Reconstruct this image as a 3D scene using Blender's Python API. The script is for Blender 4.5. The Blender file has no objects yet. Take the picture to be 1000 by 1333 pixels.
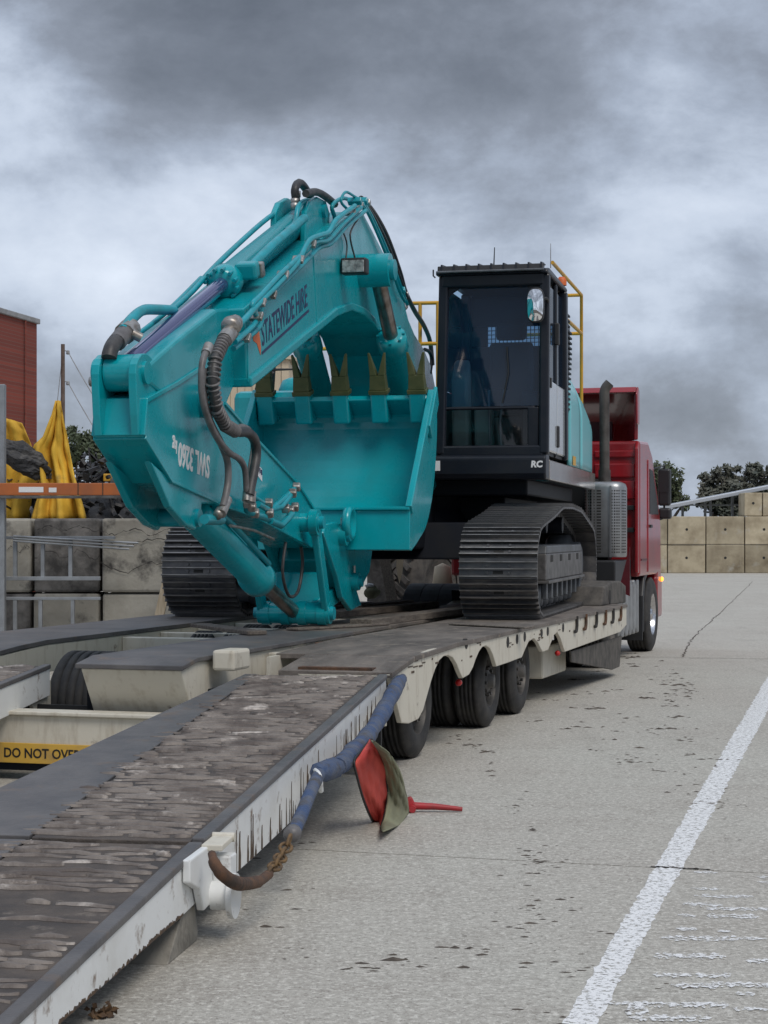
import bpy, bmesh, math, random
from mathutils import Vector, Matrix
random.seed(7)
sc = bpy.context.scene
COL = sc.collection
R = math.radians

# ------------------------------------------------------------------ camera
FPX, HZ, CH = 2400.0, 697.0, 1.52
cam_d = bpy.data.cameras.new('camera')
cam_d.sensor_fit = 'VERTICAL'; cam_d.sensor_height = 36.0; cam_d.sensor_width = 27.0
cam_d.lens = 36.0 * FPX / 1333.0
cam_d.shift_y = (HZ - 666.5) / 1333.0
cam_d.clip_start = 0.05; cam_d.clip_end = 2000
cam = bpy.data.objects.new('camera', cam_d); COL.objects.link(cam)
cam.location = (0, 0, CH); cam.rotation_euler = (R(90), 0, 0)
sc.camera = cam

# ------------------------------------------------------------------ sky, sun, exposure
SUN_EL, SUN_AZ = R(52), R(150)      # azimuth clockwise from +Y: behind the camera, a little to the right
world = bpy.data.worlds.new('World'); sc.world = world; world.use_nodes = True
nt = world.node_tree; nt.nodes.clear()
def N(t, kind, **kw):
    n = t.nodes.new(kind)
    for k, v in kw.items(): setattr(n, k, v)
    return n
def sky_nodes():
    t = nt; L = t.links.new
    out = N(t, 'ShaderNodeOutputWorld'); bg = N(t, 'ShaderNodeBackground')
    bg.inputs['Strength'].default_value = 0.10
    sky = N(t, 'ShaderNodeTexSky'); sky.sky_type = 'NISHITA'; sky.sun_disc = False
    sky.sun_elevation = SUN_EL; sky.sun_rotation = SUN_AZ
    tc = N(t, 'ShaderNodeTexCoord'); sep = N(t, 'ShaderNodeSeparateXYZ'); L(tc.outputs['Generated'], sep.inputs[0])
    def math_(op, a, b=None):
        m = N(t, 'ShaderNodeMath', operation=op)
        for i, q in enumerate((a, b)):
            if q is None: continue
            if isinstance(q, (int, float)): m.inputs[i].default_value = q
            else: L(q, m.inputs[i])
        return m.outputs[0]
    cmb = N(t, 'ShaderNodeMapping'); L(tc.outputs['Generated'], cmb.inputs[0]); cmb.inputs['Scale'].default_value = (1, 1, 1.6)
    def noise(scale, detail, rough, off, dist=0.0):
        mp = N(t, 'ShaderNodeMapping'); L(cmb.outputs[0], mp.inputs[0]); mp.inputs['Location'].default_value = off
        n = N(t, 'ShaderNodeTexNoise'); L(mp.outputs[0], n.inputs['Vector'])
        n.inputs['Scale'].default_value = scale; n.inputs['Detail'].default_value = detail
        n.inputs['Roughness'].default_value = rough; n.inputs['Distortion'].default_value = dist
        return n.outputs['Fac']
    big = noise(3.6, 2.0, 0.5, SKY_OFF1, 0.2)
    mid = noise(7.5, 13.0, 0.60, SKY_OFF2, 0.10)
    # a darker deck of cloud higher up, a lighter band below it
    band = N(t, 'ShaderNodeValToRGB'); L(math_('ADD', sep.outputs['Z'], math_('MULTIPLY', math_('SUBTRACT', big, .5), .22)), band.inputs[0])
    be = band.color_ramp.elements; be[0].position = 0.0; be[0].color = (.47,.47,.47,1); be[1].position = .6; be[1].color = (.5,.5,.5,1)
    for q, g in ((.05,.47),(.11,.53),(.185,.57),(.225,.42),(.30,.37)):
        x = band.color_ramp.elements.new(q); x.color = (g,g,g,1)
    v = math_('ADD', math_('ADD', math_('MULTIPLY', big, 0.44), math_('MULTIPLY', mid, 0.57)), math_('MULTIPLY', math_('SUBTRACT', band.outputs[0], .5), .75))
    rmp = N(t, 'ShaderNodeValToRGB'); L(v, rmp.inputs[0])
    e = rmp.color_ramp.elements
    e[0].position = 0.26; e[0].color = (0.105, 0.120, 0.148, 1)
    e[1].position = 0.76; e[1].color = (0.72, 0.785, 0.89, 1)
    for p, c in ((0.37, (0.165, 0.186, 0.226, 1)), (0.455, (0.235, 0.264, 0.32, 1)), (0.525, (0.345, 0.395, 0.485, 1)), (0.60, (0.51, 0.575, 0.685, 1))):
        q = rmp.color_ramp.elements.new(p); q.color = c
    sc_ = N(t, 'ShaderNodeMix', data_type='RGBA', blend_type='MULTIPLY'); sc_.inputs[0].default_value = 1
    L(rmp.outputs[0], sc_.inputs[6])
    # an overcast sky grows lighter towards the zenith
    zen = N(t, 'ShaderNodeMapRange'); L(sep.outputs['Z'], zen.inputs[0])
    zen.inputs[1].default_value = 0.25; zen.inputs[2].default_value = 1.0
    zen.inputs[3].default_value = 10.0; zen.inputs[4].default_value = 17.0
    comb = N(t, 'ShaderNodeCombineColor')
    for i in range(3): L(zen.outputs[0], comb.inputs[i])
    L(comb.outputs[0], sc_.inputs[7])
    mx = N(t, 'ShaderNodeMix', data_type='RGBA'); mx.inputs[0].default_value = 0.94
    L(sky.outputs[0], mx.inputs[6]); L(sc_.outputs[2], mx.inputs[7])
    L(mx.outputs[2], bg.inputs['Color']); L(bg.outputs[0], out.inputs[0])
SKY_OFF1 = (0.00, 0.89, -4.65); SKY_OFF2 = (-2.57, 2.97, -0.86)
sky_nodes()
sd = bpy.data.lights.new('sun', 'SUN'); sd.energy = 1.5; sd.angle = R(25); sd.color = (1.0, 0.93, 0.85)
sun = bpy.data.objects.new('sun', sd); COL.objects.link(sun)
sdir = Vector((math.sin(SUN_AZ) * math.cos(SUN_EL), math.cos(SUN_AZ) * math.cos(SUN_EL), math.sin(SUN_EL)))
sun.rotation_euler = sdir.to_track_quat('Z', 'Y').to_euler(); sun.location = (0, -5, 30)
vs = sc.view_settings; vs.view_transform = 'Standard'; vs.look = 'None'; vs.exposure = 0.2; vs.gamma = 1.0
vs.use_curve_mapping = False
sc.render.engine = 'CYCLES'
sc.cycles.max_bounces = 8; sc.cycles.transparent_max_bounces = 12

# ------------------------------------------------------------------ frames
class Frame:
    """A local ground frame: x to the right, y away, z up; yaw clockwise from +Y."""
    def __init__(s, ox, oy, deg):
        s.o = (ox, oy); s.th = R(deg)
        s.f = (math.sin(s.th), math.cos(s.th)); s.r = (math.cos(s.th), -math.sin(s.th))
    def w(s, p):
        return (s.o[0] + p[0]*s.r[0] + p[1]*s.f[0], s.o[1] + p[0]*s.r[1] + p[1]*s.f[1], p[2])
    def at(s, a, b, x=None, y=None, z=None):
        """where the sight line through photo point (a, b) meets one of the frame's planes"""
        d = ((a-500)/FPX, 1.0, -(b-HZ)/FPX)
        if z is not None: t = (z-CH)/d[2]
        else:
            q, k = (s.r, x) if x is not None else (s.f, y)
            t = (k + s.o[0]*q[0] + s.o[1]*q[1])/(d[0]*q[0]+d[1]*q[1])
        P = (d[0]*t - s.o[0], d[1]*t - s.o[1])
        return (P[0]*s.r[0]+P[1]*s.r[1], P[0]*s.f[0]+P[1]*s.f[1], CH+d[2]*t)
T = Frame(0.2265, 12.08, 16.6)      # trailer: right deck edge
E = Frame(0.191, 19.03, 12.6)       # excavator: centre of its tracks
A = Frame(-0.679, 6.93, 9.05)       # ramp: right edge at its fold
W = Frame(0, 0, 0)

# ------------------------------------------------------------------ materials
MATS = {}
def mat(name, col, rough=0.6, metal=0.0, col2=None, scale=6.0, detail=5.0, lo=0.4, hi=0.65, bump=0.0, bscale=60.0,
        coat=0.0, stretch=(1,1,1), objrand=0.0, col3=None, scale3=1.0, lo3=.55, hi3=.7, spec=0.5, rvar=0.0):
    m = bpy.data.materials.new(name); m.use_nodes = True; t = m.node_tree; L = t.links.new
    b = t.nodes['Principled BSDF']
    b.inputs['Base Color'].default_value = (*col, 1); b.inputs['Roughness'].default_value = rough
    b.inputs['Metallic'].default_value = metal; b.inputs['Specular IOR Level'].default_value = spec
    if coat: b.inputs['Coat Weight'].default_value = coat; b.inputs['Coat Roughness'].default_value = 0.08
    tc = N(t, 'ShaderNodeTexCoord'); mp = N(t, 'ShaderNodeMapping'); L(tc.outputs['Object'], mp.inputs[0])
    mp.inputs['Scale'].default_value = stretch
    def nz(s, d, src=mp.outputs[0], ro=0.6):
        n = N(t, 'ShaderNodeTexNoise'); L(src, n.inputs['Vector']); n.inputs['Scale'].default_value = s
        n.inputs['Detail'].default_value = d; n.inputs['Roughness'].default_value = ro; return n.outputs['Fac']
    def rng(src, a, c, o0=0.0, o1=1.0):
        r = N(t, 'ShaderNodeMapRange'); L(src, r.inputs[0]); r.inputs[1].default_value = a; r.inputs[2].default_value = c
        r.inputs[3].default_value = o0; r.inputs[4].default_value = o1; return r.outputs[0]
    cur = None
    if col2:
        f = rng(nz(scale, detail), lo, hi)
        mx = N(t, 'ShaderNodeMix', data_type='RGBA'); L(f, mx.inputs[0])
        mx.inputs[6].default_value = (*col, 1); mx.inputs[7].default_value = (*col2, 1); cur = mx.outputs[2]
        if rvar: L(rng(f, 0, 1, rough, rough+rvar), b.inputs['Roughness'])
    if col3:
        f3 = rng(nz(scale3, 6, tc.outputs['Object'], .65), lo3, hi3)
        m3 = N(t, 'ShaderNodeMix', data_type='RGBA'); L(f3, m3.inputs[0])
        if cur: L(cur, m3.inputs[6])
        else: m3.inputs[6].default_value = (*col, 1)
        m3.inputs[7].default_value = (*col3, 1); cur = m3.outputs[2]
    if objrand and cur:      # pieces of one kind differ a little in tone
        oi = N(t, 'ShaderNodeObjectInfo'); hs = N(t, 'ShaderNodeHueSaturation'); L(cur, hs.inputs['Color'])
        L(rng(oi.outputs['Random'], 0, 1, 1-objrand, 1+objrand*.7), hs.inputs['Value']); cur = hs.outputs[0]
    if cur: L(cur, b.inputs['Base Color'])
    if bump:
        bp = N(t, 'ShaderNodeBump'); bp.inputs['Strength'].default_value = bump; bp.inputs['Distance'].default_value = 0.02
        L(nz(bscale, 6, tc.outputs['Object']), bp.inputs['Height']); L(bp.outputs[0], b.inputs['Normal'])
    MATS[name] = m; return m

mat('teal_paint', (0.001, 0.330, 0.382), 0.22, col2=(0.002, 0.285, 0.325), scale=3.0, coat=0.22, spec=.42, bump=0.015, bscale=14, rvar=.12,
    col3=(0.012, 0.30, 0.35), scale3=2.2, lo3=.60, hi3=.80)
mat('teal_pipe', (0.002, 0.31, 0.38), 0.36, coat=0.1, spec=.4, col2=(0.01, 0.24, 0.28), scale=9)
mat('black_paint', (0.009, 0.012, 0.019), 0.34, col2=(0.015, 0.017, 0.022), scale=5, spec=.35)
mat('black_plastic', (0.018, 0.019, 0.021), 0.5)
mat('frame_black', (0.006, 0.008, 0.013), 0.5, col2=(0.010, 0.011, 0.014), scale=4, spec=.18)
mat('track_steel', (0.085, 0.085, 0.090), 0.40, 0.55, col2=(0.17, 0.16, 0.15), scale=5, lo=.45, hi=.75, bump=.12, bscale=40, objrand=0.22)
mat('worn_steel', (0.16, 0.155, 0.15), 0.45, 0.5, col2=(0.075, 0.072, 0.07), scale=8)
mat('frame_grey', (0.105, 0.115, 0.128), 0.5, col2=(0.06, 0.065, 0.07), scale=4)
mat('chrome', (0.80, 0.81, 0.84), 0.07, 1.0)
mat('navy_rod', (0.085, 0.095, 0.25), 0.09, 0.55, coat=.9)  # navy-tinted metal under a clear coat
mat('shoe_edge', (0.30, 0.29, 0.28), 0.38, 0.6, col2=(0.14, 0.135, 0.13), scale=6)
mat('dull_rod', (0.30, 0.27, 0.25), 0.28, 0.9, col2=(0.16, 0.13, 0.11), scale=9)
mat('fitting_zinc', (0.42, 0.41, 0.39), 0.42, 0.8, col2=(0.25, 0.22, 0.19), scale=20)
mat('hose_rubber', (0.028, 0.028, 0.030), 0.5, col2=(0.06, 0.058, 0.056), scale=10)
mat('hose_grey', (0.15, 0.145, 0.145), 0.45, col2=(0.09, 0.085, 0.085), scale=12)
mat('tyre_rubber', (0.022, 0.022, 0.023), 0.75, col2=(0.05, 0.047, 0.043), scale=7, bump=.1, bscale=50)
mat('dusty_rubber', (0.11, 0.10, 0.088), 0.85, col2=(0.05, 0.047, 0.043), scale=7, bump=.1, bscale=50)
mat('rim_dark', (0.07, 0.068, 0.065), 0.55, 0.5, col2=(0.13, 0.12, 0.11), scale=9)
mat('rim_alloy', (0.62, 0.62, 0.63), 0.22, 1.0)
mat('cream_paint', (0.60, 0.565, 0.475), 0.5, col2=(0.40, 0.35, 0.27), scale=4.5, lo=.52, hi=.78, stretch=(3,3,.7),
    col3=(0.11, 0.07, 0.045), scale3=7.0, lo3=.63, hi3=.74, bump=.08, bscale=30)
mat('white_paint', (0.74, 0.755, 0.745), 0.42, col2=(0.60, 0.60, 0.57), scale=3, lo=.5, hi=.8,
    col3=(0.18, 0.115, 0.075), scale3=8.0, lo3=.575, hi3=.70, bump=.08, bscale=25)
mat('deck_plate', (0.185, 0.160, 0.138), 0.66, col2=(0.085, 0.073, 0.064), scale=2.2, detail=10, lo=.36, hi=.68, stretch=(2.6,.8,1),
    col3=(0.30, 0.255, 0.205), scale3=6.0, lo3=.56, hi3=.74, bump=.4, bscale=30)
mat('deck_rubber', (0.080, 0.078, 0.080), 0.5, col2=(0.135, 0.128, 0.124), scale=3.2, detail=9, lo=.38, hi=.68,
    col3=(0.16, 0.115, 0.08), scale3=4.0, lo3=.57, hi3=.74, bump=.3, bscale=16)
mat('ramp_plate', (0.052, 0.045, 0.041), 0.75, col2=(0.14, 0.112, 0.09), scale=3.2, detail=9, lo=.4, hi=.72, bump=.5, bscale=30, col3=(.2,.17,.14), scale3=9, lo3=.6, hi3=.75)
mat('bead_steel', (0.215, 0.185, 0.16), 0.55, 0.1, col2=(0.10, 0.08, 0.068), scale=4, detail=8, lo=.4, hi=.6,
    col3=(0.50, 0.45, 0.40), scale3=5.0, lo3=.58, hi3=.70, bump=.3, bscale=50)
mat('rust', (0.12, 0.06, 0.032), 0.85, col2=(0.05, 0.034, 0.026), scale=14, bump=.3, bscale=60)
mat('rust_stain', (0.10, 0.062, 0.034), 0.8, col2=(0.045, 0.035, 0.03), scale=20)
mat('rusty_chain', (0.20, 0.12, 0.05), 0.75, 0.2, col2=(0.08, 0.055, 0.035), scale=25)
mat('timber', (0.17, 0.145, 0.12), 0.85, col2=(0.085, 0.072, 0.062), scale=5, stretch=(12, .8, 8), bump=.3, bscale=25)
mat('pale_timber', (0.50, 0.42, 0.31), 0.8, col2=(0.36, 0.29, 0.2), scale=5, stretch=(9, 9, .8))
mat('red_paint', (0.30, 0.010, 0.016), 0.28, coat=0.5, col2=(0.22, 0.013, 0.017), scale=3)
mat('dark_red_paint', (0.10, 0.008, 0.014), 0.45, col2=(0.07, 0.008, 0.012), scale=3)
mat('yellow_paint', (0.66, 0.36, 0.025), 0.4, col2=(0.55, 0.31, 0.04), scale=6)
mat('sign_yellow', (0.62, 0.38, 0.06), 0.5, col2=(0.42, 0.27, 0.09), scale=5, lo=.5, hi=.75)
mat('yellow_tarp', (0.74, 0.45, 0.045), 0.8, col2=(0.52, 0.30, 0.03), scale=2.0, bump=.25, bscale=7,
    col3=(0.27, 0.17, 0.06), scale3=2.6, lo3=.60, hi3=.76)
mat('orange_beam', (0.44, 0.125, 0.03), 0.5, col2=(0.30, 0.10, 0.04), scale=4, lo=.45, hi=.75)
mat('brick', (0.235, 0.05, 0.032), 0.85, col2=(0.16, 0.036, 0.026), scale=8)
mat('coping', (0.30, 0.31, 0.32), 0.6, col2=(0.22, 0.22, 0.22), scale=3)
mat('cream_wall', (0.58, 0.50, 0.37), 0.8, col2=(0.50, 0.42, 0.30), scale=.6)
mat('block_concrete', (0.46, 0.40, 0.285), 0.9, col2=(0.235, 0.19, 0.125), scale=1.3, detail=9, lo=.40, hi=.72,
    col3=(0.48, 0.46, 0.40), scale3=1.6, lo3=.58, hi3=.76, bump=.3, bscale=10, objrand=0.26)
mat('grey_concrete', (0.33, 0.315, 0.275), 0.9, col2=(0.21, 0.195, 0.165), scale=1.5, lo=.4, hi=.68,
    col3=(0.05, 0.047, 0.044), scale3=2.2, lo3=.52, hi3=.66, bump=.6, bscale=9, objrand=0.2)
mat('dark_concrete', (0.19, 0.18, 0.17), 0.9, col2=(0.05, 0.048, 0.046), scale=3.0, detail=9, lo=.38, hi=.6, bump=.7, bscale=9)
mat('galvanised', (0.33, 0.35, 0.37), 0.5, 0.5, col2=(0.24, 0.25, 0.26), scale=4)
mat('dark_gap', (0.03, 0.029, 0.028), 0.9)
mat('scrap', (0.020, 0.020, 0.022), 0.6, col2=(0.09, 0.085, 0.08), scale=6, lo=.5, hi=.7, bump=.5, bscale=20)
mat('scrap_pale', (0.45, 0.45, 0.45), 0.6)
mat('bark', (0.12, 0.095, 0.075), 0.9, col2=(0.2, 0.17, 0.14), scale=3)
mat('leaf_dark', (0.050, 0.068, 0.030), 0.65, col2=(0.085, 0.10, 0.05), scale=.5, lo=.4, hi=.6)
mat('leaf_grey', (0.065, 0.076, 0.056), 0.65, col2=(0.12, 0.12, 0.095), scale=.45, lo=.4, hi=.6)
mat('pole_wood', (0.10, 0.07, 0.055), 0.85, col2=(0.16, 0.12, 0.10), scale=4)
mat('roof_metal', (0.45, 0.48, 0.52), 0.35, 0.3)
mat('strap_blue', (0.05, 0.085, 0.175), 0.9, col2=(0.11, 0.125, 0.16), scale=9, detail=9, bump=.9, bscale=28,
    col3=(0.075, 0.068, 0.06), scale3=7, lo3=.50, hi3=.66)
mat('flag_red', (0.70, 0.10, 0.075), 0.75, col2=(0.50, 0.06, 0.05), scale=5, bump=.15, bscale=20, col3=(0.25, .05, .045), scale3=4, lo3=.6, hi3=.78)
mat('flag_green', (0.24, 0.25, 0.16), 0.8, col2=(0.17, 0.17, 0.11), scale=5, bump=.15, bscale=20)
mat('binder_red', (0.42, 0.022, 0.03), 0.5, col2=(0.26, 0.03, 0.03), scale=14)
mat('tooth_green', (0.05, 0.064, 0.018), 0.5, col2=(0.085, 0.09, 0.03), scale=9)
mat('print_navy', (0.010, 0.020, 0.085), 0.5)
mat('print_white', (0.75, 0.76, 0.77), 0.5)
mat('print_orange', (0.60, 0.13, 0.03), 0.5)
mat('print_black', (0.015, 0.014, 0.013), 0.6)
mat('seat_fabric', (0.035, 0.04, 0.048), 0.85)
mat('console_grey', (0.42, 0.52, 0.48), 0.5)
mat('mesh_wire', (0.42, 0.46, 0.5), 0.5)
mat('mirror_back', (0.02, 0.02, 0.022), 0.4)
mat('mirror_glass', (0.9, 0.9, 0.9), 0.02, 1.0)
mat('grey_metal', (0.36, 0.37, 0.38), 0.38, 0.75, col2=(0.27, 0.27, 0.27), scale=5)
mat('stack_steel', (0.12, 0.11, 0.10), 0.5, 0.5, col2=(0.07, 0.06, 0.055), scale=6)
mat('dirt', (0.06, 0.05, 0.042), 0.95, col2=(0.12, 0.10, 0.08), scale=15)
mat('leaf_litter', (0.13, 0.075, 0.035), 0.9, col2=(0.07, 0.045, 0.03), scale=40)
mat('mat_grey', (0.13, 0.145, 0.17), 0.7, col2=(0.10, 0.11, 0.125), scale=5)
mat('beige_sheet', (0.50, 0.40, 0.28), 0.8)
mat('side_steel', (0.24, 0.22, 0.20), 0.22, 0.25, col2=(0.15, 0.135, 0.12), scale=5, coat=.4)  # brownish ground reflection on the skirt is put into the base colour
mat('side_gloss', (0.16, 0.50, 0.54), 0.30, 0.0, coat=0.15, spec=.4)
mat('pale_gloss', (0.55, 0.58, 0.60), 0.16, 0.3, coat=.5)
mat('tail_red', (0.5, 0.02, 0.02), 0.3)

def special_mats():
    # window glass: tinted, reflecting
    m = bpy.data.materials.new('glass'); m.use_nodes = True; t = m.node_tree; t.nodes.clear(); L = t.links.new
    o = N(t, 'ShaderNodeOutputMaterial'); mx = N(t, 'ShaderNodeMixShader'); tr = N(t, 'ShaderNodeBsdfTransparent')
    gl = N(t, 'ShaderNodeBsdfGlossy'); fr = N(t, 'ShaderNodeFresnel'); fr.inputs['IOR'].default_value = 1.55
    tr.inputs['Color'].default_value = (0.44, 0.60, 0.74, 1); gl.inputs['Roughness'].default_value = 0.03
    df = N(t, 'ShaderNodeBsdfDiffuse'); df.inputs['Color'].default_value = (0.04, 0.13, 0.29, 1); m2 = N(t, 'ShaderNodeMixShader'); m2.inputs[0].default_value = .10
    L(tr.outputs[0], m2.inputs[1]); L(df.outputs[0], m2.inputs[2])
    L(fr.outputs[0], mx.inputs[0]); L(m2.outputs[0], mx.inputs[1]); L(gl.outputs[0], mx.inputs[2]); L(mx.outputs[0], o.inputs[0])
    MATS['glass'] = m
    m = MATS['glass'].copy(); m.name = 'clear_glass'
    for n_ in m.node_tree.nodes:
        if n_.type == 'BSDF_TRANSPARENT': n_.inputs['Color'].default_value = (.72, .78, .80, 1)
        if n_.type == 'BSDF_DIFFUSE': n_.inputs['Color'].default_value = (.01, .012, .015, 1)
    MATS['clear_glass'] = m
    # perforated sheet
    m = mat('perforated', (0.40, 0.41, 0.42), 0.38, 0.75); t = m.node_tree; L = t.links.new; b = t.nodes['Principled BSDF']
    # indicator lamp, lit
    m = bpy.data.materials.new('lamp_amber'); m.use_nodes = True; b = m.node_tree.nodes['Principled BSDF']
    b.inputs['Base Color'].default_value = (0.8, 0.25, 0.02, 1); b.inputs['Emission Color'].default_value = (1, 0.33, 0.05, 1)
    b.inputs['Emission Strength'].default_value = 2.2; MATS['lamp_amber'] = m
    # lamp lens
    m = mat('lens', (0.55, 0.55, 0.53), 0.12, 0.4, col2=(0.2, 0.2, 0.2), scale=30)
    # worn road paint
    for nm, lo, hi in (('road_paint', .40, .49), ('worn_paint', .475, .53)):
        m = bpy.data.materials.new(nm); m.use_nodes = True; t = m.node_tree; L = t.links.new; b = t.nodes['Principled BSDF']
        b.inputs['Base Color'].default_value = (0.76, 0.765, 0.76, 1); b.inputs['Roughness'].default_value = .75
        tc = N(t, 'ShaderNodeTexCoord'); n = N(t, 'ShaderNodeTexNoise'); L(tc.outputs['Object'], n.inputs['Vector'])
        n.inputs['Scale'].default_value = 38; n.inputs['Detail'].default_value = 9; n.inputs['Roughness'].default_value = .78
        r = N(t, 'ShaderNodeMapRange'); L(n.outputs['Fac'], r.inputs[0]); r.inputs[1].default_value = lo; r.inputs[2].default_value = hi
        L(r.outputs[0], b.inputs['Alpha']); MATS[nm] = m
    # concrete hardstand
    m = bpy.data.materials.new('hardstand'); m.use_nodes = True; t = m.node_tree; L = t.links.new; b = t.nodes['Principled BSDF']
    geo = N(t, 'ShaderNodeNewGeometry')
    def nz(s, d, ro=.6, st=None):
        src = geo.outputs['Position']
        if st:
            mp = N(t, 'ShaderNodeMapping'); L(src, mp.inputs[0]); mp.inputs['Scale'].default_value = st
            mp.inputs['Rotation'].default_value = (0, 0, R(16)); src = mp.outputs[0]
        n = N(t, 'ShaderNodeTexNoise'); L(src, n.inputs['Vector']); n.inputs['Scale'].default_value = s
        n.inputs['Detail'].default_value = d; n.inputs['Roughness'].default_value = ro; return n.outputs['Fac']
    def rng(src, a, c, o0=0., o1=1.):
        r = N(t, 'ShaderNodeMapRange'); L(src, r.inputs[0]); r.inputs[1].default_value = a; r.inputs[2].default_value = c
        r.inputs[3].default_value = o0; r.inputs[4].default_value = o1; return r.outputs[0]
    def mixc(f, a, c):
        x = N(t, 'ShaderNodeMix', data_type='RGBA'); L(f, x.inputs[0])
        for i, q in ((6, a), (7, c)):
            if isinstance(q, tuple): x.inputs[i].default_value = (*q, 1)
            else: L(q, x.inputs[i])
        return x.outputs[2]
    c = mixc(rng(nz(.45, 6), .35, .65), (0.42, 0.392, 0.345), (0.485, 0.475, 0.42))
    c = mixc(rng(nz(2.0, 9, .72), .50, .74, 0, .65), c, (0.235, 0.205, 0.172))
    c = mixc(rng(nz(.8, 9, .72, (5, .3, 1)), .54, .74, 0, .6), c, (0.52, 0.485, 0.435))
    c = mixc(rng(nz(.7, 9, .7, (4, .22, 1)), .56, .76, 0, .55), c, (0.215, 0.192, 0.165))
    c = mixc(rng(nz(16, 7, .8), .40, .64, 0, .75), c, (0.29, 0.272, 0.235))
    c = mixc(rng(nz(36, 4, .85), .50, .62, 0, .85), c, (0.66, 0.64, 0.575))
    c = mixc(rng(nz(52, 4, .85), .53, .64, 0, .8), c, (0.15, 0.135, 0.115))
    c = mixc(rng(nz(11, 8, .75), .60, .70, 0, .6), c, (0.55, 0.52, 0.465))
    c = mixc(rng(nz(6, 10, .78), .635, .69, 0, .75), c, (0.12, 0.10, 0.085))
    L(c, b.inputs['Base Color']); b.inputs['Roughness'].default_value = .82
    bp = N(t, 'ShaderNodeBump'); bp.inputs['Strength'].default_value = .6; bp.inputs['Distance'].default_value = .008
    L(nz(70, 6, .7), bp.inputs['Height']); L(bp.outputs[0], b.inputs['Normal']); MATS['hardstand'] = m
    # brickwork: courses too fine to tell apart
    m = MATS['brick']; t = m.node_tree; L = t.links.new; b = t.nodes['Principled BSDF']
    tc = N(t, 'ShaderNodeTexCoord'); mp = N(t, 'ShaderNodeMapping'); L(tc.outputs['Object'], mp.inputs[0]); mp.inputs['Rotation'].default_value = (R(90), 0, 0)
    bt = N(t, 'ShaderNodeTexBrick'); L(mp.outputs[0], bt.inputs['Vector']); bt.inputs['Scale'].default_value = 1.0
    bt.inputs['Brick Width'].default_value = .24; bt.inputs['Row Height'].default_value = .086; bt.inputs['Mortar Size'].default_value = .007
    bt.inputs['Color1'].default_value = (0.25, 0.055, 0.036, 1); bt.inputs['Color2'].default_value = (0.17, 0.04, 0.028, 1)
    bt.inputs['Mortar'].default_value = (0.17, 0.085, 0.07, 1); L(bt.outputs['Color'], b.inputs['Base Color'])
special_mats()

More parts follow.
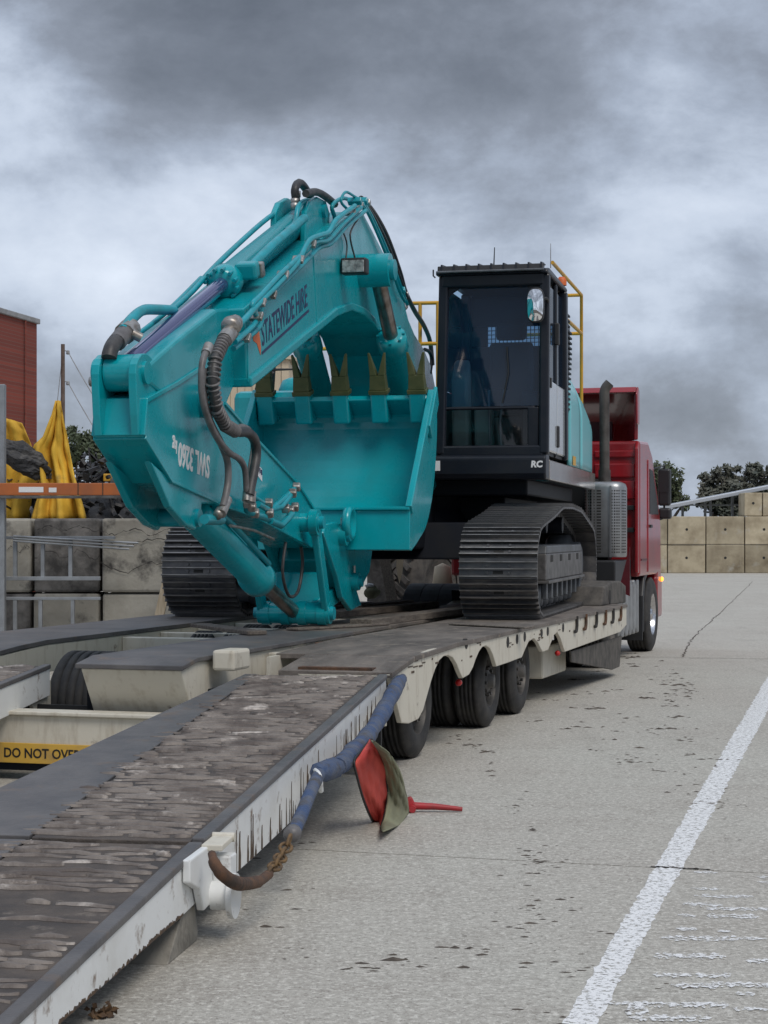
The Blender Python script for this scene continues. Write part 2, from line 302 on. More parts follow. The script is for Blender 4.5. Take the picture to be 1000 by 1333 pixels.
# ------------------------------------------------------------------ mesh builder
def vsub(a, b): return (a[0]-b[0], a[1]-b[1], a[2]-b[2])
class MB:
    def __init__(s): s.v = []; s.f = []; s.sm = []
    def add(s, verts, faces, smooth=False):
        k = len(s.v); s.v += [tuple(p) for p in verts]
        for f in faces: s.f.append(tuple(i+k for i in f)); s.sm.append(smooth)
        return s
    def box(s, x0, x1, y0, y1, z0, z1):
        vs_ = [(x, y, z) for z in (z0, z1) for (x, y) in ((x0, y0), (x1, y0), (x1, y1), (x0, y1))]
        return s.add(vs_, [(3,2,1,0),(4,5,6,7),(0,1,5,4),(1,2,6,5),(2,3,7,6),(3,0,4,7)])
    def obox(s, c, sx, sy, sz, ax=(1,0,0), ay=(0,1,0)):
        X = Vector(ax).normalized(); Y = Vector(ay); Y = (Y - X*Y.dot(X)).normalized(); Z = X.cross(Y); c = Vector(c)
        vs_ = [c + X*(a*sx/2) + Y*(b*sy/2) + Z*(d*sz/2) for d in (-1,1) for (a,b) in ((-1,-1),(1,-1),(1,1),(-1,1))]
        return s.add(vs_, [(3,2,1,0),(4,5,6,7),(0,1,5,4),(1,2,6,5),(2,3,7,6),(3,0,4,7)])
    def prism(s, prof, x0, x1):
        """profile of (y, z) pushed from x0 to x1"""
        n = len(prof); ar = sum(prof[i][0]*prof[(i+1)%n][1]-prof[(i+1)%n][0]*prof[i][1] for i in range(n))
        if ar < 0: prof = prof[::-1]
        vs_ = [(x0, p[0], p[1]) for p in prof] + [(x1, p[0], p[1]) for p in prof]
        fs = [tuple(range(n-1,-1,-1)), tuple(range(n, 2*n))] + [(i, (i+1)%n, n+(i+1)%n, n+i) for i in range(n)]
        return s.add(vs_, fs)
    def poly(s, pts, d):
        """flat polygon (3-D points) pushed along vector d"""
        n = len(pts); q = [tuple(Vector(p)+Vector(d)) for p in pts]
        nn = Vector((0,0,0))
        for i in range(n): nn += Vector(pts[i]).cross(Vector(pts[(i+1)%n]))
        fs = [tuple(range(n-1,-1,-1)), tuple(range(n,2*n))] + [(i,(i+1)%n,n+(i+1)%n,n+i) for i in range(n)]
        if nn.dot(Vector(d)) < 0: fs = [f[::-1] for f in fs]
        return s.add(list(pts)+q, fs)
    def cyl(s, a, b, r0, r1=None, n=20, caps=True):
        r1 = r0 if r1 is None else r1; a = Vector(a); b = Vector(b); d = (b-a).normalized()
        u = d.orthogonal().normalized(); w = d.cross(u)
        ring = lambda c, r: [c + u*(r*math.cos(2*math.pi*i/n)) + w*(r*math.sin(2*math.pi*i/n)) for i in range(n)]
        s.add(ring(a, r0)+ring(b, r1), [(i,(i+1)%n,n+(i+1)%n,n+i) for i in range(n)], True)
        if caps: s.add(ring(a, r0), [tuple(range(n-1,-1,-1))]); s.add(ring(b, r1), [tuple(range(n))])
        return s
    def lathe(s, a, d, prof, n=28):
        """profile of (along, radius) turned round the axis a + t*d"""
        a = Vector(a); d = Vector(d).normalized(); u = d.orthogonal().normalized(); w = d.cross(u); m = len(prof)
        vs_ = [a + d*p[0] + (u*math.cos(2*math.pi*i/n) + w*math.sin(2*math.pi*i/n))*p[1] for i in range(n) for p in prof]
        return s.add(vs_, [(i*m+j, ((i+1)%n)*m+j, ((i+1)%n)*m+j+1, i*m+j+1) for i in range(n) for j in range(m-1)], True)
    def tube(s, pts, r, n=8, smooth_path=True, sub=5):
        P = [Vector(p) for p in pts]
        if smooth_path and len(P) > 2:
            Q = []
            for i in range(len(P)-1):
                p0, p1, p2, p3 = P[max(i-1,0)], P[i], P[i+1], P[min(i+2,len(P)-1)]
                for k in range(sub):
                    t = k/sub
                    Q.append(0.5*((2*p1)+(-p0+p2)*t+(2*p0-5*p1+4*p2-p3)*t*t+(-p0+3*p1-3*p2+p3)*t**3))
            Q.append(P[-1]); P = Q
        m = len(P); u = None; vs_ = []
        for i in range(m):
            d = (P[min(i+1,m-1)]-P[max(i-1,0)]).normalized()
            if u is None: u = d.orthogonal().normalized()
            u = (u - d*u.dot(d)).normalized(); w = d.cross(u)
            rr = r[min(i*len(r)//m, len(r)-1)] if isinstance(r, (list, tuple)) else r
            vs_ += [P[i] + (u*math.cos(2*math.pi*k/n)+w*math.sin(2*math.pi*k/n))*rr for k in range(n)]
        fs = [(i*n+k, i*n+(k+1)%n, (i+1)*n+(k+1)%n, (i+1)*n+k) for i in range(m-1) for k in range(n)]
        s.add(vs_, fs, True); s.add(vs_[:n], [tuple(range(n-1,-1,-1))]); s.add(vs_[-n:], [tuple(range(n))])
        return s
    def bar(s, pts, r, n=8): return s.tube(pts, r, n, False)
    def mesh(s, name, material, org=(0,0,0), bevel=0):
        me = bpy.data.meshes.new(name)
        me.from_pydata([vsub(p, org) for p in s.v], [], s.f)
        me.polygons.foreach_set('use_smooth', s.sm); me.update()
        me.materials.append(MATS[material] if isinstance(material, str) else material)
        return me

ROOTS = {}
def tag(o, label=None, cat=None, group=None, kind=None):
    for k, q in (('label', label), ('category', cat), ('group', group), ('kind', kind)):
        if q: o[k] = q
    return o
def root(name, fr, org, label=None, cat=None, group=None, kind=None):
    o = bpy.data.objects.new(name, None); COL.objects.link(o); o.empty_display_size = .2
    o.location = fr.w(org); o.rotation_euler = (0, 0, -fr.th); ROOTS[o] = (fr, org)
    return tag(o, label, cat, group, kind)
def bevel(o, w, seg=2):
    m = o.modifiers.new('bevel', 'BEVEL'); m.width = w; m.segments = seg; m.limit_method = 'ANGLE'; m.angle_limit = R(40)
    m.harden_normals = False
    return o
def part(mb, name, material, parent, bev=0, org=None):
    """a child mesh in the same frame as its thing"""
    if org is None:
        p = parent
        while p not in ROOTS: p = p.parent
        org = ROOTS[p][1]
    o = bpy.data.objects.new(name, mb.mesh(name, material, org)); COL.objects.link(o); o.parent = parent
    if bev: bevel(o, bev)
    return o
def thing(mb, name, material, fr, org, label=None, cat=None, group=None, kind=None, bev=0):
    o = bpy.data.objects.new(name, mb.mesh(name, material, org)); COL.objects.link(o)
    o.location = fr.w(org); o.rotation_euler = (0, 0, -fr.th); ROOTS[o] = (fr, org)
    if bev: bevel(o, bev)
    return tag(o, label, cat, group, kind)
def node(name, parent, loc=(0,0,0), rot=(0,0,0)):
    o = bpy.data.objects.new(name, None); COL.objects.link(o); o.parent = parent; o.location = loc; o.rotation_euler = rot
    o.empty_display_size = .1; return o
def inst(name, me, parent, loc=(0,0,0), rot=(0,0,0)):
    o = bpy.data.objects.new(name, me); COL.objects.link(o); o.parent = parent; o.location = loc; o.rotation_euler = rot; return o
def text(body, name, material, parent, origin, xdir, ydir, size, org, bold=0.0, shear=0.0, squash=1.0, align='LEFT', depth=.0015):
    c = bpy.data.curves.new(name, 'FONT'); c.body = body; c.size = size; c.offset = bold; c.shear = shear; c.extrude = depth
    c.align_x = align; c.resolution_u = 3; c.materials.append(MATS[material])
    tmp = bpy.data.objects.new('tmp', c); COL.objects.link(tmp)
    dg = bpy.context.evaluated_depsgraph_get(); me = bpy.data.meshes.new_from_object(tmp.evaluated_get(dg))
    bpy.data.objects.remove(tmp)
    me.name = name
    if not me.materials: me.materials.append(MATS[material])
    X = Vector(xdir).normalized(); Y = Vector(ydir); Y = (Y-X*Y.dot(X)).normalized(); Z = X.cross(Y)
    for q in me.vertices:
        p = q.co.copy(); q.co = Vector(origin)-Vector(org) + X*(p.x*squash) + Y*p.y + Z*p.z
    o = bpy.data.objects.new(name, me); COL.objects.link(o); o.parent = parent; return o

# ================================================================== THE SETTING
def build_ground():
    g = thing(MB().add([(-400,-60,-.03),(400,-60,-.03),(400,900,-.03),(-400,900,-.03)], [(0,1,2,3)]), 'ground', 'dirt', W, (0,0,0), kind='structure')
    us = [-18, -3.2, 11.5, 26.2, 40.9, 55.6, 76]; vsx = [-46, -8, 6, 46]
    for i in range(len(us)-1):
        for j in range(3):
            gap = .008
            m = MB(); a = [T.w((vsx[j+dx]+(gap if dx == 0 else -gap), us[i+dy]+(gap if dy == 0 else -gap), 0)) for dx, dy in ((0,0),(1,0),(1,1),(0,1))]
            m.poly([(p[0],p[1],-.029) for p in a], (0,0,.029))
            part(m, 'concrete_slab', 'hardstand', g)
    # line paint
    m = MB()
    def ext(a, b, t): return tuple(a[i]+(b[i]-a[i])*t for i in range(3))
    l0, l1 = W.at(732,1333,z=.002), W.at(852,1130,z=.002); r0, r1 = W.at(777,1333,z=.002), W.at(888,1130,z=.002)
    n = 700; vs_ = []; rl = random.Random(8)
    for k in range(n+1):
        t = -1.0 + 12.5*(k/n)**1.25; a_, b_ = ext(l0,l1,t), ext(r0,r1,t); j, j2 = rl.gauss(0,.035), rl.gauss(0,.035)
        vs_ += [ext(a_,b_,j), ext(a_,b_,1+j2)]
    m.add(vs_, [(2*k,2*k+1,2*k+3,2*k+2) for k in range(n)]); part(m, 'painted_line', 'road_paint', g)
    # remains of painted words
    rows = [(540,690,72,20),(930,1060,100,18),(930,1060,132,18),(520,700,172,16),(540,910,218,24),(470,720,270,28),(600,1060,298,24),(440,560,338,22),(620,950,342,34),
            (430,560,420,30),(680,770,434,22),(340,820,478,36),(810,1000,480,22),(285,740,588,40),(860,1060,620,34),(285,800,708,32),(400,700,770,40),(600,1060,766,40),(800,920,822,40),
            (-20,300,882,28),(130,760,890,40),(780,1000,918,30),(130,650,972,44),(110,260,930,90)]
    for x0, x1, y, h in rows:
        zz_ = .0022+.00008*rows.index((x0,x1,y,h)); f = lambda a, b: W.at(790+a/4.762, 1120+b/4.762, z=zz_)
        m = MB(); k_ = max(5, int((x1-x0)/14)); rs = random.Random(x0*7+y); vs_ = []
        for i in range(k_+1):
            a_ = x0+(x1-x0)*i/k_; e_ = min(1, .25+min(i, k_-i)*.35); d_ = 6*i/k_
            vs_ += [f(a_, y+d_+h*.5*e_*rs.uniform(.35,1.15)), f(a_, y+d_-h*.5*e_*rs.uniform(.35,1.15))]
        m.add(vs_, [(2*i,2*i+2,2*i+3,2*i+1) for i in range(k_)])
        part(m, 'faded_letter_stroke', 'worn_paint', g)
    # cracks
    rnd = random.Random(3)
    def crack(pts, w):
        m = MB(); P = []
        for i in range(len(pts)-1):
            a, b = Vector(pts[i]), Vector(pts[i+1]); k = 26
            for q in range(k): P.append(a.lerp(b, q/k) + Vector((rnd.uniform(-1,1)*.025, rnd.uniform(-1,1)*.02, 0)))
        for i in range(len(P)-1):
            d = (P[i+1]-P[i]).normalized(); s = Vector((-d.y, d.x, 0))*w*rnd.uniform(.5,1.3)
            m.add([P[i]-s, P[i+1]-s, P[i+1]+s, P[i]+s], [(0,1,2,3)])
        part(m, 'crack', 'dirt', g)
    crack([W.at(980,757,z=.003), W.at(940,795,z=.003), W.at(900,832,z=.003), W.at(888,856,z=.003)], .009)
    crack([W.at(700,857,z=.003), W.at(860,856,z=.003), W.at(1010,858,z=.003)], .012)
    crack([W.at(845,1128,z=.003), W.at(920,1131,z=.003)], .008)
    return g
ground = build_ground()
def build_clods():
    rnd = random.Random(11); m = MB()
    def clod(x, y, r, fl):
        k = rnd.randint(5,7); a0 = rnd.random()*6; ex_ = rnd.uniform(1.2,2.6)
        base = [(x+math.cos(a0+6.283*i/k)*r*ex_*rnd.uniform(.6,1.5), y+math.sin(a0+6.283*i/k)*r*rnd.uniform(.5,1.2), .001) for i in range(k)]
        m.add(base+[(x,y,r*fl)], [(i,(i+1)%k,k) for i in range(k)])
    zones = [((560,900),(700,1080),30,3.2,12),((700,1080),(690,1200),22,7,14),((830,860),(760,850),70,8,9),((870,960),(880,860),60,12,10),((920,1000),(950,1090),22,9,30),
             ((640,1100),(830,1330),24,60,30),((280,1150),(700,1300),22,60,40),((720,880),(880,1010),60,40,18)]
    for (x0,y0),(x1,y1),n,jx,jy in zones:
        for _ in range(n):
            t = rnd.random(); a = x0+(x1-x0)*t+rnd.gauss(0,jx); b = y0+(y1-y0)*t+rnd.gauss(0,jy)
            if b < 775: continue
            p = W.at(a, b, z=0)
            r = rnd.choice((.003,.005,.007,.009,.012,.016))*rnd.uniform(.6,1.2)*(1.0 if b > 1000 else 1.6)
            clod(p[0], p[1], r, rnd.uniform(.3,.7))
            for _ in range(rnd.randint(0,5)): clod(p[0]+rnd.gauss(0,.07), p[1]+rnd.gauss(0,.05), r*rnd.uniform(.3,.8), .5)
    thing(m, 'dirt_clods', 'dirt', W, (0,0,0), 'dark crumbs of dried mud scattered over the concrete yard', 'mud crumbs', kind='stuff')
build_clods()
def litter():
    rnd = random.Random(5); p = W.at(134,1324,z=0); m = MB()
    for _ in range(46):
        c = Vector((p[0]+rnd.gauss(0,.022), p[1]+rnd.gauss(0,.02), abs(rnd.gauss(0,.014))+.004)); s = rnd.uniform(.010,.022)
        u = Vector((rnd.gauss(0,1),rnd.gauss(0,1),rnd.gauss(0,.7))).normalized(); w = u.orthogonal()
        m.add([c-u*s, c+w*s*.5, c+u*s, c-w*s*.5+Vector((0,0,.004))], [(0,1,2,3)])
    thing(m, 'leaf_litter', 'leaf_litter', W, (p[0],p[1],0), 'small brown clump of dead leaves below the ramp edge', 'dead leaves')
litter()

def blocks(name, fr, y, xs, zs, depth, material, label, cat, hole=True, skip=(), dark=()):
    r = root(name, fr, ((xs[0]+xs[-1])/2, y, 0), label, cat); rnd = random.Random(name)
    for j in range(len(zs)-1):
        for i in range(len(xs)-1):
            if (i, j) in skip: continue
            g = .018; dy = rnd.uniform(-.03,.03); m = MB()
            m.box(xs[i]+g, xs[i+1]-g, y+dy, y+depth, zs[j]+(.0 if j == 0 else .008), zs[j+1]-.008)
            b = part(m, 'concrete_block', 'dark_concrete' if (i,j) in dark else material, r, .03)
            if hole:
                c = ((xs[i]+xs[i+1])/2, y+dy-.004, (zs[j]+zs[j+1])/2+.04)
                part(MB().cyl(c, (c[0], c[1]+.05, c[2]), .055, n=12), 'lifting_hole', 'dark_gap', b)
    return r
def px_x(a, Y): return (a-500)/FPX*Y
def px_z(b, Y): return CH-(b-HZ)/FPX*Y
# block wall across the far end of the yard
YR = 74.5
blocks('block_wall', W, YR, [px_x(a,YR) for a in (668,719,769,819,869,919,969.5,1020,1070,1120,1170)], [0, px_z(709,YR), px_z(672,YR)], 1.4, 'block_concrete',
       'long two course wall of tan concrete blocks across the end of the yard', 'block wall')
blocks('block_stack', W, YR+.03, [px_x(a,YR) for a in (969,993,1020,1070)], [px_z(671.6,YR), px_z(641,YR)], 1.3, 'block_concrete',
       'short third course of concrete blocks on top of the tan wall', 'block stack')
# retaining wall on the left
YL = 21.0
blocks('retaining_wall', W, YL, [px_x(a,YL) for a in (-150,-45,42,131,302)], [0, px_z(772,YL), px_z(674,YL)], .8, 'grey_concrete',
       'stained grey concrete block retaining wall behind the left side of the trailer', 'retaining wall', hole=False, dark=((2,1),(1,0)))
def wall_cracks():
    r = [o for o in ROOTS if o.name == 'retaining_wall'][0]; rs = random.Random(6)
    for a0, a1, b, amp in ((131,290,706,5),(131,290,738,6),(46,130,722,5),(131,230,692,4),(0,42,715,4),(46,130,688,3)):
        m = MB(); n = 26; P = []
        for i in range(n+1): P.append((px_x(a0+(a1-a0)*i/n,YL), px_z(b+rs.gauss(0,amp*.25)+amp*math.sin(i*.5+a0),YL)))
        for i in range(n):
            w = rs.uniform(.0015,.007); (x0,z0),(x1,z1) = P[i],P[i+1]
            m.add([(x0,YL-.034,z0-w),(x1,YL-.034,z1-w*.8),(x1,YL-.034,z1+w*.8),(x0,YL-.034,z0+w)], [(0,1,2,3)])
        part(m, 'crack', 'dark_gap', r)
wall_cracks()
# brick building
def brick_building():
    Y = 45.0; X = px_x(48,Y); B = Frame(X, Y, 12.0); zt = px_z(415,Y)
    r = root('brick_building', B, (-5,-9,0), 'red brick building with a grey coping beyond the yard', 'building')
    part(MB().box(-11,0,-24,0,0,zt-.13), 'wall', 'brick', r)
    part(MB().box(-11.1,.07,-24.1,.07,zt-.13,zt), 'coping', 'coping', r, .02)
    p = B.at(33,500,x=.04)
    part(MB().cyl((.045,p[1],0),(.045,p[1],zt-.135),.022,n=8), 'downpipe', 'brick', r)
brick_building()
def cream_shed():
    Y = 46.0; x0, x1 = px_x(262,Y), px_x(376,Y); zt = px_z(468,Y)
    r = root('cream_shed', W, ((x0+x1)/2,Y,0), 'cream metal clad shed seen behind the excavator boom', 'shed')
    n = 12
    for i in range(n):
        a, b = x0+(x1-x0)*i/n, x0+(x1-x0)*(i+1)/n
        part(MB().box(a+.004,b-.004,Y-(.03 if i%2 else 0),Y+.06,0,zt), 'cladding_panel', 'cream_wall', r)
    part(MB().box(x0,x1,Y+.06,Y+7,0,zt-.02), 'wall', 'cream_wall', r)
    part(MB().add([(x0-.1,Y-.12,zt),(x1+.1,Y-.12,zt),(x1+.1,Y+7.1,zt+.5),(x0-.1,Y+7.1,zt+.5),(x0-.1,Y-.12,zt+.08),(x1+.1,Y-.12,zt+.08),(x1+.1,Y+7.1,zt+.58),(x0-.1,Y+7.1,zt+.58)],
         [(3,2,1,0),(4,5,6,7),(0,1,5,4),(1,2,6,5),(2,3,7,6),(3,0,4,7)]), 'roof', 'cream_wall', r)
cream_shed()
def power_pole():
    Y = 40.; X = px_x(82,Y); zt = px_z(448,Y)
    r = root('power_pole', W, (X,Y,0), 'thin dark timber power pole beside the brick building', 'power pole')
    part(MB().cyl((X,Y,0),(X,Y,zt),.055,.042,n=10), 'pole', 'pole_wood', r)
    for b in (456, 496):
        z = px_z(b,Y)
        i = part(MB().cyl((X+.03,Y,z),(X+.11,Y,z-.03),.012,n=6).lathe((X+.11,Y,z-.09),(0,0,1),[(0,.0),(0,.03),(.03,.045),(.05,.03),(.07,.04),(.09,.02),(.09,0)],10), 'insulator', 'coping', r)
        end = (X+2.6, Y-1.0, z-4.0)
        part(MB().tube([(X+.12,Y,z-.05),(X+.66,Y-.2,z-.95),end],.011,5), 'wire', 'coping', r)
        part(MB().tube([(X,Y,z),(X-.12,Y,z-1.1)],.008,5,False), 'stay', 'coping', r)
power_pole()

def tree(name, fr, base, height, blobs, leaf, n, lmat, label, cat='tree', group=None, trunk_r=.16, seed=1):
    """trunk and limbs reach into each clump; leaves are single small faces spread through the clumps"""
    rnd = random.Random(seed); r = root(name, fr, base, label, cat, group); bx, by, bz = base
    m = MB(); fork = (bx+rnd.uniform(-.1,.1)*height*.1, by, bz+height*.3)
    m.tube([base, (bx+.03*height*rnd.uniform(-1,1), by, bz+height*.16), fork], [trunk_r*1.2, trunk_r, trunk_r*.8], 9)
    for (cx,cy,cz,cr) in blobs:
        mid = ((fork[0]+cx)/2+rnd.uniform(-.15,.15)*cr, (fork[1]+cy)/2, (fork[2]+cz)/2-.1*cr)
        m.tube([fork, mid, (cx,cy,cz)], [trunk_r*.55, trunk_r*.4, trunk_r*.16], 6)
        for _ in range(5):
            d = Vector((rnd.gauss(0,1),rnd.gauss(0,1),rnd.gauss(.3,.8))).normalized()*cr*.8
            m.tube([(cx,cy,cz),(cx+d.x*.5,cy+d.y*.5,cz+d.z*.4),(cx+d.x,cy+d.y,cz+d.z)], trunk_r*.09, 4)
    part(m, 'trunk', 'bark', r)
    c = MB(); tot = sum(b[3]**2 for b in blobs)
    for (cx,cy,cz,cr) in blobs:
        twigs = [Vector((rnd.gauss(0,1),rnd.gauss(0,1),rnd.gauss(.1,.9))).normalized()*cr*(rnd.random()**.45) for _ in range(max(8,int(34*cr**2/tot*len(blobs))))]
        k = int(n*cr**2/tot)
        for _ in range(k):
            t = rnd.choice(twigs); q = Vector((cx,cy,cz))+Vector((t.x,t.y,t.z*.85))+Vector((rnd.gauss(0,1),rnd.gauss(0,1),rnd.gauss(0,.8)))*cr*.13
            u = Vector((rnd.gauss(0,1),rnd.gauss(0,1),rnd.gauss(0,1))).normalized(); w = u.orthogonal().normalized()
            s = leaf*rnd.uniform(.6,1.35)
            c.add([q-u*s, q+w*s*.55, q+u*s, q-w*s*.55], [(0,1,2,3)])
    part(c, 'crown', lmat, r)
def far_trees():
    rnd = random.Random(21); Y = 118.
    def P(a, b, dy=0): return (px_x(a,Y), Y+dy, px_z(b,Y))
    k = Y/FPX
    specs = [('round olive green tree behind the truck mirror', 868, 'leaf_dark', [(864,622,24),(878,636,18),(850,620,22),(860,645,26),(888,655,16),(846,650,24)], 4600),
             ('grey green gum tree with an open crown above the block wall', 936, 'leaf_grey', [(928,628,18),(944,620,16),(936,648,24),(918,654,14),(957,640,18),(950,662,22)], 5600),
             ('taller gum tree with sky gaps at the right end of the block wall', 985, 'leaf_grey', [(975,612,15),(992,622,20),(970,634,20),(1004,640,24),(985,655,30),(1012,620,18)], 5600)]
    for i, (lab, cx, lm, bl, n) in enumerate(specs):
        tree('gum_tree', W, (px_x(cx,Y), Y, 0), px_z(600,Y), [(px_x(a,Y), Y+rnd.uniform(-1,1), px_z(b,Y), r*k) for a,b,r in bl], .15, n, lm, lab, 'tree', 'trees behind the block wall', .22, 40+i)
far_trees()
def left_tree():
    Y = 31.; k = Y/FPX
    bl = [(100,590,30),(118,575,22),(62,590,22),(135,600,30),(90,562,14),(160,610,30)]
    tree('leafy_shrub', W, (px_x(110,Y),Y,0), px_z(548,Y), [(px_x(a,Y),Y+.1*i,px_z(b,Y),r*k) for i,(a,b,r) in enumerate(bl)], .045, 4200, 'leaf_dark',
         'dark leafy shrub rising behind the scrap heap beside the pole', 'shrub', None, .05, 9)
left_tree()
def awning():
    Y = 79.; r = root('metal_awning', W, (px_x(930,Y),Y,0), 'long sloping pale metal awning roof beyond the block wall', 'awning')
    pts = [(px_x(843,Y), px_z(664,Y)), (px_x(1100,Y), px_z(614,Y))]
    d = Vector((pts[1][0]-pts[0][0],0,pts[1][1]-pts[0][1])); L_ = d.length; c = Vector((sum(p[0] for p in pts)/2, Y, sum(p[1] for p in pts)/2))
    part(MB().obox(c, L_, 5.0, .10, d, (0,1,0)), 'roof_sheet', 'roof_metal', r)
    part(MB().obox(c+Vector((0,-2.55,.0)), L_, .09, .16, d, (0,1,0)), 'gutter', 'roof_metal', r, .02)
    for a, b in ((884,656),(913,651),(920,650),(948,645),(1075,619)):
        x = px_x(a,Y); z = pts[0][1] + (x-pts[0][0])*d.z/d.x
        part(MB().box(x-.05,x+.05,Y-1.0,Y-.9,0,z-.05), 'post', 'galvanised', r)
    part(MB().box(px_x(884,Y),px_x(1075,Y),Y-1.02,Y-.98,px_z(658,Y)-.03,px_z(658,Y)+.03), 'rail', 'galvanised', r)
awning()
def scrap():
    rnd = random.Random(17); m = MB(); m2 = MB()
    for _ in range(2600):
        a = rnd.uniform(-40,330); top = 592 if 105 < a < 190 else (632 if a >= 190 else 612)
        Y = rnd.uniform(22.3,25.5); b = rnd.uniform(top-10,690)
        if b < top and rnd.random() < .6: continue
        c = Vector((px_x(a,Y), Y, max(.1, px_z(b,Y)-.1)))
        X = Vector((rnd.gauss(0,1),rnd.gauss(0,1),rnd.gauss(0,1))); Yv = Vector((rnd.gauss(0,1),rnd.gauss(0,1),rnd.gauss(0,1)))
        l = rnd.choice((.05,.08,.12,.2,.34)); t = rnd.choice((.01,.02,.04))
        (m2 if rnd.random() < .04 else m).obox(c, l*rnd.uniform(.6,1.4), rnd.choice((.02,.04,.09)), t, X, Yv)
    # the bulk of the heap
    n = 14; vs_ = []
    for i in range(n+1):
        for j in range(5):
            a = -45+375*i/n; Y = 22.1+j*.9; top = 632 if 100 < a < 200 else 658
            z = px_z(top,Y)*(0.55+.45*math.sin(math.pi*(j+.6)/5))+rnd.uniform(-.15,.1)
            vs_.append((px_x(a,Y),Y,max(.05,z)))
    m.add(vs_, [(i*5+j,(i+1)*5+j,(i+1)*5+j+1,i*5+j+1) for i in range(n) for j in range(4)])
    thing(m, 'scrap_heap', 'scrap', W, (0,0,0), 'heap of dark tangled scrap metal behind the retaining wall', 'scrap heap', kind='stuff')
    thing(m2, 'scrap_pieces', 'scrap_pale', W, (0,0,0), 'pale scraps mixed through the dark scrap heap', 'scrap', kind='stuff')
scrap()
def sheet(name, left, right, Y, folds, amp, material, label, cat, n=26, m_=18, seed=1, lean=0.0):
    """hanging cloth between two photo edges, with folds in depth"""
    rnd = random.Random(seed); ph = [rnd.random()*6 for _ in range(4)]
    def along(P, t):
        q = t*(len(P)-1); i = min(int(q), len(P)-2); f = q-i
        return (P[i][0]+(P[i+1][0]-P[i][0])*f, P[i][1]+(P[i+1][1]-P[i][1])*f)
    mb = MB(); vs_ = []
    for j in range(m_+1):
        t = j/m_; a, b = along(left,t), along(right,t)
        for i in range(n+1):
            s = i/n; x = a[0]+(b[0]-a[0])*s; y = a[1]+(b[1]-a[1])*s
            d = amp*(.35+t)*(math.sin(folds*6.283*s+ph[0]+t*1.5)*.6+math.sin(folds*2.3*6.283*s+ph[1]-t*2)*.3+math.sin(t*7+ph[2]+s*4)*.3)+.018*math.sin(23*s+9*t+ph[3])+.014*math.sin(31*t-14*s)+rnd.uniform(-.006,.006)
            Yq = Y+d-lean*t
            vs_.append((px_x(x,Y), Yq, px_z(y,Y)))
    mb.add(vs_, [(j*(n+1)+i, j*(n+1)+i+1, (j+1)*(n+1)+i+1, (j+1)*(n+1)+i) for j in range(m_) for i in range(n)], True)
    c = along(left,1); o = thing(mb, name, material, W, (px_x(c[0],Y),Y,0), label, cat)
    s = o.modifiers.new('thick','SOLIDIFY'); s.thickness = .012
    return o
sheet('yellow_tarp', [(73,522),(66,545),(55,570),(42,582),(48,610),(52,640),(46,660),(44,678)], [(79,522),(84,550),(90,580),(96,605),(103,630),(108,650),(115,678)], 22.0, 2.3, .14, 'yellow_tarp',
      'yellow tarpaulin hanging in a tall pointed peak above the orange beam', 'tarpaulin', seed=4, lean=.1)
sheet('yellow_tarp', [(-40,530),(-40,560),(-40,590),(-40,620),(-40,678)], [(30,551),(38,568),(46,592),(52,616),(42,645),(36,678)], 22.4, 1.6, .16, 'yellow_tarp',
      'lower yellow tarpaulin slung around a dark bag at the left edge', 'tarpaulin', seed=8)
def dark_bag():
    Y = 21.9; c = Vector((px_x(30,Y),Y,px_z(598,Y))); rnd = random.Random(2); m = MB(); n, k = 40, 22
    ax = Vector((.85,.1,-.5)).normalized(); ay = Vector((0,1,0)); az = ax.cross(ay)
    vs_ = []
    for j in range(k+1):
        th = math.pi*j/k
        for i in range(n):
            f = 6.283*i/n; rr = 1+.12*math.sin(3*f+2*th)+.06*math.sin(7*f-5*th)+.05*math.sin(11*th+4*f)+rnd.uniform(-.05,.05)
            vs_.append(c+ax*(.33*math.cos(th)*rr)+ay*(.14*math.sin(th)*math.cos(f)*rr)+az*(.165*math.sin(th)*math.sin(f)*rr))
    m.add(vs_, [(j*n+i,j*n+(i+1)%n,(j+1)*n+(i+1)%n,(j+1)*n+i) for j in range(k) for i in range(n)])
    thing(m, 'debris_bag', 'scrap', W, tuple(c), 'lumpy dark bag of debris slung in the left yellow tarpaulin', 'bag')
dark_bag()
